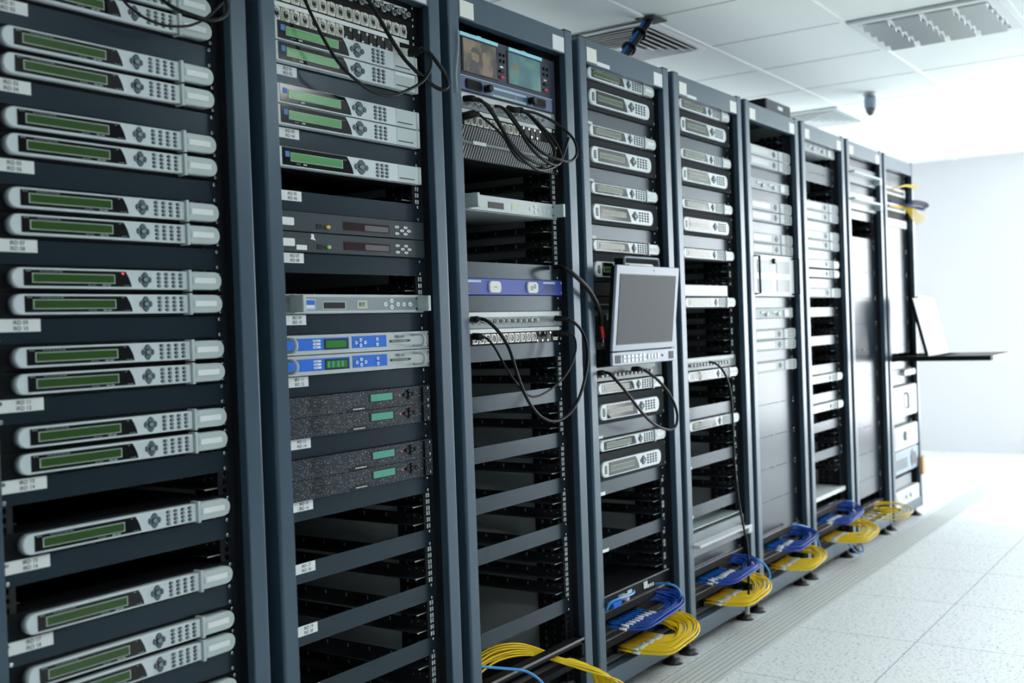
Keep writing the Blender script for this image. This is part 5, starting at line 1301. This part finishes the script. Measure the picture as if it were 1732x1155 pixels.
# ================================================================== CEILING FITTINGS
def tile(ix, iy): return GX + ix * TG, GY + iy * TG
def vent(ix, iy, label, back):
    x, y = tile(ix, iy); c = (x + TG / 2, y + TG / 2)
    R = empty('air_vent', (c[0], c[1], CEIL), label, 'air vent', 'ceiling air vents')
    h = TG / 2 - 0.012
    MB().box(-h, h, -h, h, 0.000, 0.004).build('back_plate', back, R)
    def ringf(b, a0, z0, a1, z1, mi=0):
        A = b.add((-a0, -a0, z0), (a0, -a0, z0), (a0, a0, z0), (-a0, a0, z0)); B_ = b.add((-a1, -a1, z1), (a1, -a1, z1), (a1, a1, z1), (-a1, a1, z1)); b.ring(B_, A, mi)
    b = MB(); ringf(b, h, -0.004, h - 0.028, -0.006); ringf(b, h - 0.028, -0.006, h - 0.028, 0.0); ringf(b, h, 0.0, h, -0.004); b.build('frame', louvre, R)
    a = h - 0.032
    while a > 0.05:
        b = MB(); ringf(b, a - 0.022, -0.003, a, -0.0125); ringf(b, a, -0.0125, a - 0.007, -0.0135); ringf(b, a - 0.007, -0.0135, a - 0.024, -0.004); ringf(b, a - 0.024, -0.004, a - 0.022, -0.003); b.build('vane', louvre, R); a -= 0.036
    MB().box(-a, a, -a, a, -0.012, -0.008).build('centre_plate', louvre, R)
vent(-1, 1, 'square ceiling vent above the fourth rack beside the cable bundle', gap)
vent(3, 1, 'square ceiling vent coloured pale for glare near the hanging sensor', handlem)  # pale back plate paints in the overexposure near the far end
x, y = tile(0, -1)
R = empty('ceiling_light', (x + TG / 2, y + TG / 2, CEIL), 'square louvred light fitting in the ceiling at upper right', 'ceiling light')
h = TG / 2 - 0.012
b = MB()
b.box(-h, h, -h, -h + 0.035, -0.008, 0.003); b.box(-h, h, h - 0.035, h, -0.008, 0.003); b.box(-h, -h + 0.035, -h + 0.035, h - 0.035, -0.008, 0.003); b.box(h - 0.035, h, -h + 0.035, h - 0.035, -0.008, 0.003)
b.build('frame', louvre, R)
MB().box(-h + 0.035, h - 0.035, -h + 0.035, h - 0.035, 0.001, 0.004).build('reflector', mirror, R)
inn = h - 0.035; cw = 2 * inn / 4
for i in range(1, 4): MB().box(-inn, inn, -inn + cw * i - 0.010, -inn + cw * i + 0.010, -0.010, 0.001).build('divider', louvre, R)
for i in range(4):
    for j in range(5):
        xa = -inn + 2 * inn * (j + 0.5) / 5; y0, y1 = -inn + cw * i + 0.012, -inn + cw * (i + 1) - 0.012
        b = MB(); A = b.add((xa - 0.024, y0, -0.008), (xa + 0.010, y0, -0.030), (xa + 0.024, y0, -0.004)); B_ = b.add((xa - 0.024, y1, -0.008), (xa + 0.010, y1, -0.030), (xa + 0.024, y1, -0.004))
        b.ring(A, B_); b.face(A[::-1]); b.face(B_); b.build('louvre_blade', mirror, R)
R = empty('ceiling_sensor', (5.455, 0.17, CEIL), 'small grey sensor hanging from the ceiling at upper right', 'sensor')
MB().lathe([(0.024, 0.0), (0.040, -0.004), (0.040, -0.012), (0.026, -0.016)][::-1], 0, 0, 0).build('base', dullm, R)
MB().lathe([(0.030, -0.016), (0.033, -0.040), (0.034, -0.080), (0.031, -0.086)][::-1], 0, 0, 0).build('body', monframe, R)
MB().lathe([(0.028, -0.086), (0.025, -0.105), (0.015, -0.122), (0.004, -0.128)][::-1], 0, 0, 0).build('dome', greydisp, R)
# cable riser from the fourth rack into the ceiling
R = empty('cable_riser', (2.80, 0.33, ZT), 'blue and black cable bundle rising from the fourth rack to the ceiling', 'cable bundle')
r = random.Random(2)
lo, hi = Vector((2.66, 0.40, ZT)), Vector((3.22, 0.43, CEIL - 0.001))
for i in range(14):
    a = 2 * math.pi * i / 14; rad = 0.010 + 0.011 * (i % 2)
    d = Vector((math.cos(a) * rad, math.sin(a) * rad * 0.8, 0))
    mid = (lo + hi) / 2 + d + Vector((0.02, 0, 0.0))
    MB().tube([lo + d * 1.2 - Vector((2.80, 0.33, ZT)), mid - Vector((2.80, 0.33, ZT)), hi + d * 0.9 - Vector((2.80, 0.33, ZT))], 0.0055, 0, 6, 6).build('cable_strand', [navy, rubber, bluec, rubber, rubber][i % 5], R)
for t in (0.35, 0.6, 0.8):
    p = lo.lerp(hi, t) + Vector((0.02 * (1 - abs(2 * t - 1)), 0, 0)) - Vector((2.80, 0.33, ZT)); d = (hi - lo).normalized()
    MB().tube([p - d * 0.003, p + d * 0.004], 0.030, 0, 14, 1).build('cable_tie', black, R)
MB().box(0.37, 0.49, 0.05, 0.14, CEIL - ZT - 0.003, CEIL - ZT + 0.002).build('dark_opening_plate', gap, R)  # flat dark plate, no hole; the opening's shade is in its colour

lampm = mat('added_light_diffuser', (0.9, 0.9, 0.9, 1), 0.5, emit=(0.95, 1.0, 0.99, 1), estr=10.0)
def added_light(ix, iy, watts, spread):  # added ceiling lights out of view, there to brighten the scene
    x, y = tile(ix, iy)
    R = empty('added_ceiling_light', (x + TG / 2, y + TG / 2, CEIL), 'added unseen light in the ceiling over the front aisle' if iy < 0 else 'added unseen light in the ceiling over the aisle behind the racks', 'ceiling light', 'added unseen ceiling lights over the front aisle' if iy < 0 else 'added unseen ceiling lights behind the racks')
    b = MB(); b.box(-h, h, -h, -h + 0.03, -0.008, 0.003); b.box(-h, h, h - 0.03, h, -0.008, 0.003); b.box(-h, -h + 0.03, -h + 0.03, h - 0.03, -0.008, 0.003); b.box(h - 0.03, h, -h + 0.03, h - 0.03, -0.008, 0.003)
    b.build('frame', louvre, R)
    MB().box(-h + 0.03, h - 0.03, -h + 0.03, h - 0.03, -0.004, 0.002).build('diffuser', lampm if not watts else louvre, R)
    if watts:
        d = bpy.data.lights.new('added_lamp', 'AREA'); d.shape = 'SQUARE'; d.size = 2 * h - 0.08; d.energy = watts; d.spread = math.radians(spread); d.color = (0.95, 1.0, 0.99)
        o = bpy.data.objects.new('added_lamp', d); COL.objects.link(o); o.parent = R; o.location = (0, 0, -0.006)
for ix in (-8, -5, -2, 2): added_light(ix, -4, 0, 0)  # added on the camera side to light the near rack fronts
for ix in (-4, -1): added_light(ix, -3, 5, 105)  # added narrow-spread lamps to brighten the floor
for ix in (-6, -3, 0, 3): added_light(ix, 2, 0, 0)  # added unseen behind the racks to lift the ceiling brightness
